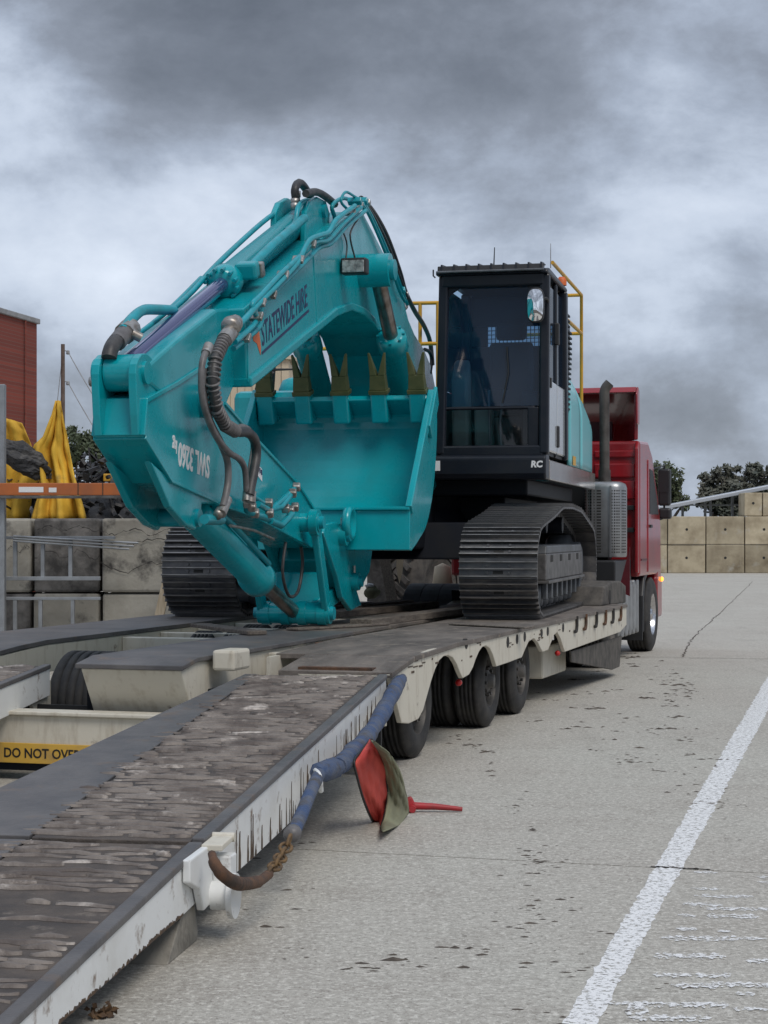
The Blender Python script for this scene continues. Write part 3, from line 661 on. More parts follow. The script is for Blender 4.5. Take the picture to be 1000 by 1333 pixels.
def rack():
    Y = 20.3
    z0, z1 = 0, px_z(500,Y)
    thing(MB().box(px_x(-8,Y),px_x(6,Y),Y,Y+.1,z0,z1), 'steel_post', 'galvanised', W, (px_x(0,Y),Y,0), 'grey steel upright post at the left edge of the yard', 'post', bev=.006)
    Y2 = Y-.06
    r = root('orange_beam', W, (px_x(70,Y2),Y2,px_z(642,Y2)), 'long orange pallet rack beam with white labels fixed to the grey post', 'beam')
    part(MB().box(px_x(-60,Y2),px_x(172,Y2),Y2-.06,Y2-.004,px_z(645,Y2),px_z(629,Y2)), 'beam', 'orange_beam', r, .006)
    part(MB().box(px_x(-60,Y2),px_x(172,Y2),Y2-.085,Y2-.004,px_z(649,Y2),px_z(645.4,Y2)), 'lip', 'worn_steel', r, .004)
    for a, b, c, d in ((26,58,634,641),(65,75,635,641)):
        part(MB().box(px_x(a,Y2),px_x(b,Y2),Y2-.063,Y2-.0605,px_z(d,Y2),px_z(c,Y2)), 'label', 'print_white', r)
    for a in (103,135): part(MB().box(px_x(a,Y2)-.006,px_x(a,Y2)+.006,Y2-.064,Y2-.0605,px_z(645,Y2),px_z(629,Y2)), 'strap', 'rust', r)
    Y3 = 20.55
    r = root('ladder_rack', W, (px_x(70,Y3),Y3,0), 'galvanised steel ladder frame standing against the stained block wall', 'steel rack')
    for a0, a1, b, h in ((-30,150,700,4),(-30,131,753,5),(-30,131,779,4)):
        part(MB().box(px_x(a0,Y3),px_x(a1,Y3),Y3-.03,Y3+.03,px_z(b+h/2,Y3),px_z(b-h/2,Y3)), 'rail', 'galvanised', r, .004)
    for a, b0, b1 in ((20,702,751),(56,702,751),(92,702,751),(20,781,840),(53,781,840),(95,781,840)):
        part(MB().box(px_x(a-2.5,Y3),px_x(a+2.5,Y3),Y3-.025,Y3+.025,max(0,px_z(b1,Y3)),px_z(b0,Y3)), 'upright', 'galvanised', r, .004)
    for k in range(3):
        thing(MB().bar([(px_x(20,Y3),Y3-.1,px_z(698+3*k,Y3)),(px_x(180-6*k,Y3),Y3+.02,px_z(707+4*k,Y3))],.012,6), 'steel_rod', 'galvanised', W, (px_x(100,Y3),Y3,px_z(700,Y3)),
              ('thin steel rod lying uppermost along the ladder frame','thin steel rod lying second along the ladder frame','shortest thin steel rod lying along the ladder frame')[k], 'rod')
    Y4 = 19.9
    thing(MB().obox((px_x(208,Y4),Y4,px_z(800,Y4)), .10, .05, 1.0, (1,0,-.22), (0,1,0)), 'timber_prop', 'pale_timber', W, (px_x(205,Y4),Y4,0), 'pale timber prop leaning by the left track', 'timber', bev=.004)
    thing(MB().box(px_x(136,22.6),px_x(150,22.6),22.5,22.7,px_z(627,22.6),px_z(617,22.6)), 'yellow_crate', 'yellow_paint', W, (px_x(143,22.6),22.6,px_z(627,22.6)), 'small yellow box lying on the scrap heap beside the arm', 'box', bev=.01)
rack()
def lug_tyre():
    Y = 27.0; c = Vector((px_x(556,Y),Y,.80)); d = Vector((.80,-.60,0)); Rr = .80; wd = .50
    r = root('loader_tyre', W, (c.x,c.y,0), 'big tyre with chevron lugs standing beyond the trailer', 'tyre')
    a = c - d*(wd/2)
    prof = [(0,.42),(-.01,.5),(0,.66),(.05,.74),(.15,.77),(.35,.77),(.45,.74),(.5,.66),(.51,.5),(.5,.42)]
    part(MB().lathe(a, d, prof, 36), 'tyre', 'dusty_rubber', r)
    m = MB(); u = d.orthogonal().normalized(); w = d.cross(u)
    for i in range(26):
        t = 6.283*i/26
        for s in (0,1):
            th = t + (.12 if s else 0); rad = u*math.cos(th)+w*math.sin(th); tan = d.cross(rad)
            m.obox(a + d*(.14 if s == 0 else .36) + rad*.785, .30, .07, .06, d + tan*(.75 if s else -.75), rad.cross(d))
    part(m, 'lug_tread', 'dusty_rubber', r)
    part(MB().lathe(a, d, [(.1,0),(.1,.3),(.02,.40),(.02,.43),(.48,.43),(.48,.40),(.4,.3),(.4,0)], 24), 'rim', 'dusty_rubber', r)
lug_tyre()
def far_bits():
    Y = 24.5
    thing(MB().box(px_x(478,Y),px_x(506,Y),Y,Y+.06,0,px_z(722,Y)), 'dark_board', 'dark_concrete', W, (px_x(492,Y),Y,0), 'dark upright board standing beyond the trailer under the bucket', 'board', bev=.005)
    Y = 24.2
    thing(MB().obox((px_x(511,Y),Y,.65), .14, .03, 1.35, (1,0,.18), (0,1,0)), 'grey_plank', 'timber', W, (px_x(511,Y),Y,0), 'grey plank leaning upright beside the dark board', 'plank', bev=.005)
    thing(MB().poly([(px_x(a,Y),Y-.05,px_z(b,Y)) for a,b in ((517,722),(526,722),(524,744),(520,760),(516,740))], (0,.02,0)), 'torn_sheet', 'beige_sheet', W, (px_x(520,Y),Y,px_z(760,Y)), 'torn tan sheet caught on the grey plank', 'torn sheet')
    thing(MB().lathe((px_x(578,Y),Y+.6,0),(0,0,1),[(0,.0),(0,.17),(.35,.17),(.5,.12),(.8,.10),(.88,.14),(1.1,.11),(1.15,0)],12), 'stone_post', 'cream_wall', W, (px_x(580,Y),Y+.6,0), 'pale rough post standing right of the lug tyre', 'post')
far_bits()

# ================================================================== TRAILER
def tyre_mesh(Rr, wd, name='tyre'):
    """tyre about the local x axis, grooves modelled"""
    prof = [(0,Rr*.56),(-.012,Rr*.66),(-.012,Rr*.80),(.0,Rr*.90),(.018,Rr*.97),(.03,Rr)]
    k = 4; w0, w1 = .03, wd-.03
    for i in range(1, k+1):
        c = w0+(w1-w0)*i/(k+1); prof += [(c-.007,Rr),(c-.005,Rr-.014),(c+.005,Rr-.014),(c+.007,Rr)]
    prof += [(w1,Rr),(wd-.018,Rr*.97),(wd,Rr*.90),(wd+.012,Rr*.80),(wd+.012,Rr*.66),(wd,Rr*.56)]
    return MB().lathe((-wd/2,0,0),(1,0,0),prof,44).mesh(name,'tyre_rubber')
def rim_mesh(Rr, wd, material, dish=.06):
    m = MB().lathe((-wd/2,0,0),(1,0,0),[(.0,Rr*.57),(.02,Rr*.54),(.10,Rr*.50),(wd-.10,Rr*.50),(wd-.02,Rr*.54),(wd,Rr*.57)],32)
    m.lathe((wd/2-dish,0,0),(1,0,0),[(0,Rr*.52),(-.01,Rr*.36),(.03,Rr*.30),(.05,Rr*.2),(.05,Rr*.16),(.09,Rr*.14),(.09,0)],32)
    for i in range(10):
        a = 6.283*i/10; m.cyl((wd/2-dish+.02,math.cos(a)*Rr*.30,math.sin(a)*Rr*.30),(wd/2-dish+.06,math.cos(a)*Rr*.30,math.sin(a)*Rr*.30),.014,n=6)
    return m.mesh('rim', material)
def build_trailer():
    OG = (-1.9, 3.0, 0)
    tr = root('low_loader_trailer', T, OG, 'long cream low loader trailer with lowered rear ramps carrying the excavator', 'trailer')
    at = T.at
    # ---- right side skirt, outline from the photo on the plane of the deck edge
    z6 = lambda a, b: (560+a/2.94, 600+b/2.94)
    top = [(545,851),(560,845),(580,840)]
    low = [(523,941),(533,942),(545,936),(551,925)]+[z6(*p) for p in ((5,842),(20,798),(35,765),(52,748),(70,744),(88,753),(103,778),(116,812),(126,832),(150,818),(165,790),(175,760),(188,730),(200,713),(215,707),(230,718),(241,742),(255,787),(300,772),(352,752),(364,722),(378,692),(398,679),(414,696),(424,718),(432,731),(452,724),(462,700),(474,668),(487,655),(500,680),(510,712),(517,731))]+[z6(630,690),z6(728,655),z6(752,628)]
    def yz(p): q = at(p[0],p[1],x=0.0); return (q[1], q[2])
    LOW = [yz(p) for p in low]
    uf = yz(z6(752,628))[0]
    TOP = [(uf,.752),(uf-.3,.752),(4.0,.752),(.35,.752),(.1,.742),(-.12,.722),(-.45,.685),(-.66,.655)]
    part(MB().prism(LOW+TOP, -.035, 0.0), 'side_skirt', 'cream_paint', tr, .006)
    # rear closing plate
    part(MB().poly([(-.62,-.655,.65),(-.035,-.655,.65),(-.035,-.64,.33),(-.14,-.64,.33)], (0,.03,0)), 'end_plate', 'cream_paint', tr, .005)
    # slots and hooks along the skirt
    for a, b, h in ((607,838,14),(661,836,15),(673,832,13),(683,829,13),(705,824,11),(713,822,12),(733,817,12)):
        q = at(a,b,x=0); hh = h/2*q_scale(a,b)
        m = MB(); n = 10
        m.prism([(q[1]+.045*math.cos(6.283*i/n), q[2]+hh*math.sin(6.283*i/n)) for i in range(n)], -.02, .003); part(m, 'slot', 'dark_gap', tr)
    for i, (a, b) in enumerate(((748,812),(760,809),(774,806),(786,803),(796,801),(806,798))):
        q = at(a,b,x=0); y, z = q[1], q[2]
        part(MB().tube([(.014,y+.05,z+.07),(.014,y+.05,z-.03),(.014,y+.01,z-.07),(.014,y-.06,z-.07)],.016,6), 'hook', 'rust' if i%2 else 'dark_gap', tr)
    m = MB(); rs = random.Random(9)
    for _ in range(26):      # tie-rail welds and rust runs standing proud
        y = rs.uniform(-.3,6.8); z = rs.uniform(.62,.72); m.box(.0005,.0035,y,y+rs.uniform(.01,.12),z,z+rs.uniform(.006,.014))
    part(m, 'weld_scars', 'rust_stain', tr)['kind'] = 'stuff'
    # ---- deck plates, right side
    zt = .752; e = [-.66,-.12,1.0,2.3,3.6,4.9,6.2,7.4,uf]
    x0, x1 = -.95, .012
    def slope(y): return .655+(.752-.655)*min(1,max(0,(y+.66)/.75))
    for i in range(len(e)-1):
        a, b = e[i]+.006, e[i+1]-.006
        k = 3 if i == 0 else 1; pr = [(a+(b-a)*j/k, slope(a+(b-a)*j/k)) for j in range(k+1)]
        pr = [(y,z+.012) for y,z in pr]+[(y,z-.022) for y,z in pr[::-1]]
        o = part(MB().prism(pr, x0 if i else -.74, x1), 'deck_plate', 'deck_plate', tr, .004)
    part(MB().box(-.62,-.13,-.62,-.53,.655,.689), 'slot', 'rust', tr)
    # side rails under the right deck
    part(MB().box(x0,x0+.03,-.3,uf,.50,.725), 'inner_beam', 'cream_paint', tr)
    # ---- left deck
    lx0, lx1 = -3.82, -2.92
    lr = -1.25
    L_ = [(lr,.66),(lr+.35,.675),(lr+.8,.70),(lr+1.3,.735),(lr+1.7,.752),(2.0,.752)]
    le = [0,3,5]
    part(MB().prism([(y,z+.012) for y,z in L_]+[(y,z-.022) for y,z in L_[::-1]], lx0, lx1), 'deck_plate', 'deck_rubber', tr, .004)
    for a, b in ((2.0,3.6),(3.6,4.9),(4.9,6.2),(6.2,uf)):
        part(MB().box(lx0,lx1,a+.012,b-.004,.73,.764), 'deck_plate', 'deck_rubber', tr, .004)
    part(MB().prism([(lr+.02,.637),(lr+1.7,.728),(uf,.728),(uf,.53),(lr+1.9,.53),(lr+.7,.52),(lr+.02,.50)], lx1-.04, lx1-.005), 'inner_beam', 'cream_paint', tr, .005)
    part(MB().prism([(lr+.02,.637),(lr+1.7,.728),(uf,.728),(uf,.45),(lr+1.9,.45),(lr+.02,.35)], lx0, lx0+.035), 'side_skirt', 'cream_paint', tr, .005)
    # ---- centre spine
    sx0, sx1 = -1.86, -1.14
    S = [at(a,b,x=sx1)[1:] for a,b in ((238,867),(258,854),(282,843.5),(302,839))]
    S = [(y,min(z,.764)) for y,z in S]
    topS = S+[(2.2,.764)]
    part(MB().prism([(y,z) for y,z in topS]+[(y,z-.03) for y,z in topS[::-1]], sx0, sx1), 'spine_plate', 'deck_rubber', tr, .005)
    part(MB().box(sx0,sx1,2.215,4.6,.734,.764), 'spine_plate', 'deck_plate', tr, .005)
    part(MB().box(sx0,sx1,4.615,uf,.734,.764), 'spine_plate', 'deck_plate', tr, .005)
    zr = S[0][1]; yr = S[0][0]
    part(MB().prism([(yr+.02,zr-.031)]+[(y,z-.031) for y,z in topS[1:]]+[(uf,.733),(uf,.36),(yr+.25,.34)], sx0+.03, sx1-.02), 'spine_beam', 'cream_paint', tr, .008)
    q = at(308,857,x=-1.02)
    part(MB().box(-1.12,-.97,q[1]-.17,q[1]+.12,q[2]-.07,q[2]+.06), 'bump_block', 'cream_paint', tr, .018)
    # crossmembers between spine and decks
    for y in (.25,.95,1.75,2.5,3.3,4.2,5.2,6.3,7.4):
        part(MB().box(sx1,x0,y,y+.10,.58,.715), 'crossmember', 'cream_paint', tr, .006)
        if y > 1: part(MB().box(lx1,sx0,y,y+.10,.58,.715), 'crossmember', 'cream_paint', tr, .006)
    for y in (1.15,2.05,2.75,3.55):
        part(MB().box(sx1+.03,x0-.03,y,y+.16,.70,.735), 'packing_board', 'rust' if y < 2.5 else 'timber', tr, .004)
    # ---- rear bumper with its sign
    by = -1.32
    qa = at(16,930,y=by); qb = at(170,930,y=by)
    part(MB().box(-2.72,-.80,by,by+.14,.20,qa[2]), 'bumper', 'cream_paint', tr, .008)
    part(MB().box(-2.74,-.78,by-.03,by+.16,qa[2],qa[2]+.024), 'bumper_cap', 'cream_paint', tr, .006)
    sa = at(2,966,y=by); sb = at(2,992,y=by)
    sgn = part(MB().box(sa[0]-.02,sa[0]+1.52,by-.012,by-.001,sb[2],sa[2]), 'warning_sign', 'sign_yellow', tr, .003)
    capx = at(6,980,y=by)[0]
    text('DO NOT OVERTAKE TURNING VEHICLE', 'sign_text', 'print_black', sgn, (capx,by-.0125,sb[2]+.035), (1,0,0), (0,0,1), .083, OG, .0016, 0, .92)
    part(MB().box(-2.7,-.8,by+.02,by+.12,.06,.198), 'under_beam', 'frame_black', tr)
    part(MB().box(-3.3,-.75,by+.55,by+.57,.01,.42), 'dark_backing', 'black_plastic', tr)  # dark sheet added to darken the view under the bumper
    # ---- chassis, axles, wheels
    part(MB().box(-2.0,-1.8,-.8,uf,.28,.55), 'chassis_rail', 'frame_black', tr, .01)
    part(MB().box(-1.2,-1.0,-.8,uf,.28,.55), 'chassis_rail', 'frame_black', tr, .01)
    Rr, wd = .365, .225
    ty, rm = tyre_mesh(Rr, wd), rim_mesh(Rr, wd, 'rim_dark')
    for y in (.50, 2.62, 3.76):
        part(MB().cyl((-3.4,y,Rr),(-.3,y,Rr),.06,n=12), 'axle', 'frame_black', tr)
        for x, f in ((-.25,1),(-.50,1),(-2.26,1),(-2.54,-1),(-3.35,1),(-3.62,-1)):
            if y == .5 and x in (-2.26,-2.54): continue
            w = node('wheel', tr, (x-OG[0], y-OG[1], Rr), (random.random()*6, 0, 0 if f > 0 else math.pi))
            inst('tyre', ty, w); inst('rim', rm, w)
    w = node('wheel', tr, (-2.28-OG[0], -.12-OG[1], .365)); inst('tyre', tyre_mesh(.365,.36), w); inst('rim', rim_mesh(.365,.36,'rim_dark'), w)
    part(MB().cyl((-2.9,-.12,.365),(-1.9,-.12,.365),.05,n=12), 'axle', 'frame_black', tr)
    # mudflaps, side panel, marker lamp
    part(MB().box(-.64,-.10,-.52,-.50,.08,.34), 'mudflap', 'black_plastic', tr, .004)
    pts = [at(a,b,x=-.02)[1:] for a,b in ((746,848),(812,828),(809,868),(800,872),(747,862))]
    part(MB().prism(pts, -.06, -.038), 'side_flap', 'dusty_rubber', tr, .006)
    part(MB().box(-.75,-.2,5.0,6.1,.2,.5), 'tool_box', 'cream_paint', tr, .02)
    for a, b in ((599,888),(727,850)):
        q = at(a,b,x=-.05); part(MB().lathe((q[0],q[1]-.03,q[2]),(0,-1,0),[(0,0),(0,.025),(.02,.025),(.03,.015),(.032,0)],10), 'marker_lamp', 'tail_red', tr)
    # gooseneck
    part(MB().prism([(uf-.4,.5),(uf-.4,.72),(uf+1.0,.92),(uf+3.0,1.02),(uf+3.0,.9),(uf+.9,.80),(uf+.1,.40)], -2.0, -1.4), 'gooseneck', 'cream_paint', tr, .02)
    g = [at(a,b,x=-.16)[1:] for a,b in ((784,789),(787,764),(797,757),(808,756),(815,762),(815,785))]
    part(MB().prism(g, -1.35, -.16), 'deck_headboard', 'dusty_rubber', tr, .02)
    q = at(795,777,x=-.15); part(MB().cyl((-.17,q[1],q[2]),(-.155,q[1],q[2]),.075,n=16), 'round_hole', 'dark_gap', tr)
    # ---- folding ramps
    def ramp(fr, right):
        o = fr.w((0,0,0)); dx, dy = o[0]-T.o[0], o[1]-T.o[1]
        lx = dx*T.r[0]+dy*T.r[1]-OG[0]; ly = dx*T.f[0]+dy*T.f[1]-OG[1]
        rp = node('ramp', tr, (lx, ly, 0), (0,0,-(fr.th-T.th)))
        P = lambda mb, name, m, bev=0: part(mb, name, m, rp, bev, (0,0,0))
        yh = 4.42; zh, zf, ze = .662, .372, .05; yl = -4.2
        wl, wf, we = (-.89, -1.20, -1.26) if right else (-.95, -.95, -.95)
        def top(t, sec):   # plate corners
            return None
        def plate(ya, za, yb, zb, xa0, xb0, xa1, xb1, th=.02, lift=0):
            m = MB(); q = [(xa0,ya,za+lift),(xa1,ya,za+lift),(xb1,yb,zb+lift),(xb0,yb,zb+lift)]
            m.add([(x,y,z-th) for x,y,z in q]+q, [(3,2,1,0),(4,5,6,7),(0,1,5,4),(1,2,6,5),(2,3,7,6),(3,0,4,7)]); return m
        # upper leaf (hinge to fold) and lower leaf (fold to ground)
        for ya, za, yb, zb, xa, xb, fa, fb in ((.014,zf,yh,zh,wf,wl,.43,.09), (yl,ze,-.022,zf-.008,we,wf,.47,.43)):
            ma, mb_ = xa*(1-fa), xb*(1-fb)
            P(plate(ya,za,yb,zb,xa,xb,ma-.004,mb_-.004), 'ramp_plate', 'deck_rubber', .004)
            P(plate(ya,za,yb,zb,ma+.004,mb_+.004,-.055,-.055,.02,-.006), 'ramp_plate', 'ramp_plate', .004)
            P(plate(ya,za,yb,zb,-.05,-.05,.004,.004,.03,.008), 'edge_rail', 'deck_rubber', .006)
            P(plate(ya,za,yb,zb,xa-.004,xb-.004,xa+.03,xb+.03,.16,-.021), 'side_plate', 'white_paint', .004)
            # weld beads laid across for grip
            rs = random.Random(5 if ya > 0 else 6); m = MB(); L2 = yb-ya; y = ya+.05
            while y < yb-.03:
                t = (y-ya)/L2; xl = (xa*(1-fa))*(1-t)+(xb*(1-fb))*t; x = xl+rs.uniform(-.10,.04) if ya > 0 else xl*rs.uniform(.6,1.35)
                while x < -.085:
                    ln = rs.choice((.10,.18,.30,.45))*rs.uniform(.8,1.3); x2 = min(x+ln,-.07)
                    if x2-x > .03 and not (ya < 0 and (rs.random() < .16 or (-1.65 < y < -.72 and x < -.45))):
                        n = max(2,int((x2-x)/.028)); h = rs.uniform(.010,.020); wv = rs.uniform(.012,.018); sk = rs.uniform(-.012,.012); ph_ = rs.random()*6; vs_ = []
                        for k in range(n+1):
                            s = k/n; xx = x+(x2-x)*s; yy = y+sk*s+math.sin(s*(x2-x)*20+ph_)*.009+rs.uniform(-.004,.004)
                            tt = (yy-ya)/L2; zz = za+(zb-za)*tt-.006; ww = wv*(.45+.55*math.sin(math.pi*min(max(s,.08),.92)))
                            hh = h*(.35+.65*math.sin(math.pi*min(max(s,.1),.9)))*rs.uniform(.75,1.15)
                            vs_ += [(xx,yy-ww,zz),(xx,yy-ww*.5,zz+hh*.8),(xx,yy+ww*.15,zz+hh),(xx,yy+ww,zz)]
                        fs = [(k*4+j,(k+1)*4+j,(k+1)*4+j+1,k*4+j+1) for k in range(n) for j in range(3)]
                        fs += [(0,1,2,3),(n*4+3,n*4+2,n*4+1,n*4)]; m.add(vs_, fs, True)
                    x = x2+rs.uniform(-.005,.03)
                y += rs.uniform(.058,.066)
            b = P(m, 'grip_beads', 'bead_steel'); b['kind'] = 'stuff'
        # deep side girder, outline from the photo where it shows
        if right:
            low1 = [fr.at(a,b,x=0)[1:] for a,b in ((505,925),(440,992),(380,1070),(330,1118),(283,1160))]
            P(MB().prism([(0.02,zf-.024),(yh,zh-.024)]+low1, -.03, -.004), 'side_girder', 'white_paint', .004)
            low2 = [fr.at(a,b,x=0)[1:] for a,b in ((240,1192),(205,1222),(150,1272),(80,1333))]
            le_ = (yl, .012)
            P(MB().prism([(-.02,zf-.026),(yl,ze-.022),le_]+low2[::-1]+[(-.02,.16)], -.03, -.004), 'side_girder', 'white_paint', .004)
            # rust runs down the girder
            m = MB(); rs = random.Random(4)
            for k in range(70):
                y = .5+rs.random()**.8*3.6; zt_ = zf+(zh-zf)*y/yh-.05; 
                zb_ = min(q[1] for q in low1) ; 
                # bottom of girder at y
                zz = None
                for (ya2,za2),(yb2,zb2) in zip(low1[:-1],low1[1:]):
                    if yb2 <= y <= ya2: zz = zb2+(za2-zb2)*(y-yb2)/(ya2-yb2)
                if zz is None: continue
                h0 = zz+.004; h1 = h0+(zt_-h0)*rs.uniform(.12,.95)**1.3; w2 = rs.uniform(.006,.02); xq = -.003+.00003*k
                m.prism([(y-w2,h0),(y+w2*.8,h0),(y+w2*.9,h0+(h1-h0)*.35),(y+w2*.3,h0+(h1-h0)*.6),(y+w2*.35,h1),(y-w2*.25,h1-.01),(y-w2*.7,h0+(h1-h0)*.5)], -.0035, xq)
            P(m, 'rust_runs', 'rust_stain')['kind'] = 'stuff'
            m = MB()
            for k in range(90):
                t = rs.random(); i = rs.randrange(len(low2)-1); q0, q1 = low2[i], low2[i+1]; y = q0[0]+(q1[0]-q0[0])*t; z = q0[1]+(q1[1]-q0[1])*t+.002
                w2 = rs.uniform(.006,.03); m.prism([(y-w2,z-w2*.07),(y+w2,z+w2*.07),(y+w2*.5,z+rs.uniform(.004,.014)),(y-w2*.4,z+rs.uniform(.003,.016))], -.0045, -.0036+.00002*k)
            P(m, 'edge_rust', 'rust_stain')['kind'] = 'stuff'
            # fold bracket, foot and pin
            P(MB().prism([(-.30,zf-.02),(.10,zf-.01),(.13,.30),(.10,.20),(-.02,.135),(-.10,.13),(-.16,.22),(-.30,.27)], 0, .03), 'fold_bracket', 'white_paint', .006)
            P(MB().prism([(-.05,zf-.03),(.17,zf-.015),(.17,zf+.004),(-.05,zf-.006)], .004, .085), 'fold_hinge', 'cream_paint', .004)
            P(MB().cyl((.0,.13,zf-.005),(.09,.13,zf-.005),.018,n=12), 'hinge_pin', 'cream_paint')
            P(MB().prism([(.02,zf-.06),(.12,zf-.06),(.12,.20),(.02,.13)], .03, .10), 'fold_bracket', 'white_paint', .006)
            P(MB().cyl((.03,.02,.165),(.10,.02,.165),.055,n=18), 'pin', 'white_paint')
            P(MB().cyl((.10,.02,.165),(.122,.02,.165),.085,n=26), 'pin_cap', 'white_paint', .004)
            P(MB().prism([(-.42,.0),(-.22,.15),(-.05,.14),(.0,.03),(-.02,.0)], -.22, -.02), 'foot', 'grey_concrete', .004)
            for k in range(2):
                P(MB().box(-.95,-.1,.35+1.6*k,.42+1.6*k,.30+.1*k,.345+.1*k), 'cross_bar', 'frame_black')
        else:
            P(MB().prism([(yl,ze-.022),(yh-4.4,zf-.02),(yh,zh-.024),(yh,zh-.2),(0,.12),(yl,.012)], -.03, -.004), 'side_girder', 'white_paint', .004)
            P(MB().prism([(yh-.3,zh-.2),(yh+.1,zh-.1),(yh+.1,.25),(yh-.05,.2)], -.06, -.031), 'hinge_plate', 'cream_paint', .006)
        return rp
    ramp(A, True)
    h = W.at(66,866,z=.662); f = math.radians(9.05)
    A2 = Frame(h[0]-math.sin(f)*4.42, h[1]-math.cos(f)*4.42, 9.05)
    ramp(A2, False)
    return tr
def q_scale(a, b):
    p = T.w(T.at(a,b,x=0)); return p[1]/FPX
trailer = build_trailer()

def strap_and_flag():
    # padded blue strap from the deck corner down along the ramp, ending in a rusty chain
    P = lambda a, b, x: A.at(a,b,x=x)
    r0 = P(430,1000,.1)
    r = root('blue_strap', A, (r0[0],r0[1],0), 'faded blue padded strap hung from the deck corner along the ramp', 'strap')
    up = [P(522,884,.02),P(510,905,.07),P(494,935,.09),P(476,962,.10),P(455,985,.11),P(440,998,.11)]
    m = MB().tube(up, [.040,.046,.050,.044,.052,.047,.042,.050,.046,.056,.048,.05,.044], 12); part(m, 'sleeve', 'strap_blue', r)
    part(MB().tube([P(446,996,.11),P(425,1003,.10),P(412,1006,.08)], [.04,.055,.05,.035], 8), 'knot', 'strap_blue', r)
    part(MB().tube([P(417,1005,.09),P(405,1030,.12),P(392,1062,.15),P(380,1088,.17)], .030, 10), 'sleeve', 'strap_blue', r)
    part(MB().tube([P(409,1001,.06),P(416,1010,.115),P(418,1030,.11)], .012, 6), 'white_tie', 'white_paint', r)
    part(MB().lathe(P(382,1083,.17), Vector(P(374,1100,.18))-Vector(P(382,1083,.17)), [(0,.0),(0,.036),(.03,.04),(.06,.028),(.062,0)], 10), 'end_wrap', 'hose_grey', r)
    # chain
    c = root('rusty_chain', A, P(320,1150,.16), 'rusty chain and sleeve sagging from the ramp bracket to the blue strap', 'chain')
    path = [Vector(P(376,1095,.18)),Vector(P(368,1112,.18)),Vector(P(358,1128,.18)),Vector(P(346,1142,.17))]
    def torus(cen, dirv, roll):
        m = MB(); d = dirv.normalized(); u = d.orthogonal().normalized(); w = d.cross(u); a = u*math.cos(roll)+w*math.sin(roll)
        pts = [cen + d*(.040*math.cos(t)) + a*(.024*math.sin(t)) for t in [6.283*i/12 for i in range(13)]]
        return m.tube(pts, .0075, 6, False)
    k = 0; acc = 0
    for i in range(len(path)-1):
        seg = path[i+1]-path[i]; n = max(1,int(seg.length/.045))
        for j in range(n):
            part(torus(path[i]+seg*(j/n), seg, (k%2)*1.57+.5), 'link', 'rusty_chain', c); k += 1
    part(MB().tube([P(350,1138,.17),P(335,1148,.17),P(310,1150,.16),P(292,1140,.14),P(280,1125,.11),P(276,1112,.08)], [.020,.025,.027,.025,.022,.016], 9), 'rubber_sleeve', 'rust', c)
    # flag
    yF = A.at(480,1000,x=.22)[1]
    f = root('warning_flag', A, A.at(500,1075,x=.25), 'folded red and khaki warning flag hanging off the blue strap onto the concrete', 'flag')
    def fabric(name, left, right, xs, material, bulge):
        n, m_ = 16, 26; vs_ = []
        def al(Pq, t):
            q = t*(len(Pq)-1); i = min(int(q),len(Pq)-2); g = q-i
            return (Pq[i][0]+(Pq[i+1][0]-Pq[i][0])*g, Pq[i][1]+(Pq[i+1][1]-Pq[i][1])*g)
        for j in range(m_+1):
            t = j/m_; a, b = al(left,t), al(right,t)
            for i in range(n+1):
                s = i/n; px, py = a[0]+(b[0]-a[0])*s, a[1]+(b[1]-a[1])*s
                q = A.at(px,py,x=xs[0]+(xs[1]-xs[0])*s)
                o = bulge*math.sin(math.pi*s)*math.sin(math.pi*min(1,t+.15))+.012*math.sin(9*t+4*s)+.008*math.sin(21*t-13*s)+.006*math.sin(17*s+30*t*s)
                vs_.append((q[0]+o*.3, q[1]-o, q[2]))
        mb = MB().add(vs_, [(j*(n+1)+i,j*(n+1)+i+1,(j+1)*(n+1)+i+1,(j+1)*(n+1)+i) for j in range(m_) for i in range(n)], True)
        o = part(mb, name, material, f); s = o.modifiers.new('thick','SOLIDIFY'); s.thickness = .006; return o
    L0 = [(482,963),(470,978),(461,992),(465,1012),(471,1034),(479,1056),(487,1071),(496,1077)]
    M0 = [(484,963),(492,975),(499,990),(502,1008),(504,1026),(504,1042),(501,1060),(496,1078)]
    R0_ = [(486,964),(506,978),(518,998),(525,1020),(530,1042),(532,1058),(522,1075),(498,1083)]
    fabric('red_panel', L0, M0, (.16,.24), 'flag_red', .03)
    fabric('khaki_panel', M0, R0_, (.245,.32), 'flag_green', .07)
    for pts in (L0, M0): part(MB().tube([A.at(a,b,x=.165+.08*(pts is M0)) for a,b in pts], .007, 5), 'hem', 'black_plastic', f)
    # load binder on the ground
    B0 = W.at(532,1050,z=.03); B1 = W.at(602,1050,z=.03)
    b = root('load_binder', W, W.at(560,1052,z=0), 'red lever load binder lying on the concrete beside the flag', 'load binder')
    part(MB().bar([(B0[0],B0[1],.035),((B0[0]+B1[0])/2,(B0[1]+B1[1])/2,.03),(B1[0],B1[1],.016)], [.022,.018,.012,.010], 8), 'lever', 'binder_red', b)
    part(MB().obox((B0[0],B0[1],.04), .07, .05, .075, (1,.1,.5), (0,1,0)), 'jaw', 'binder_red', b, .01)
    part(MB().cyl((B0[0]+.02,B0[1]-.05,.022),(B0[0]+.02,B0[1]+.03,.022),.02,n=10), 'pivot', 'binder_red', b)
strap_and_flag()

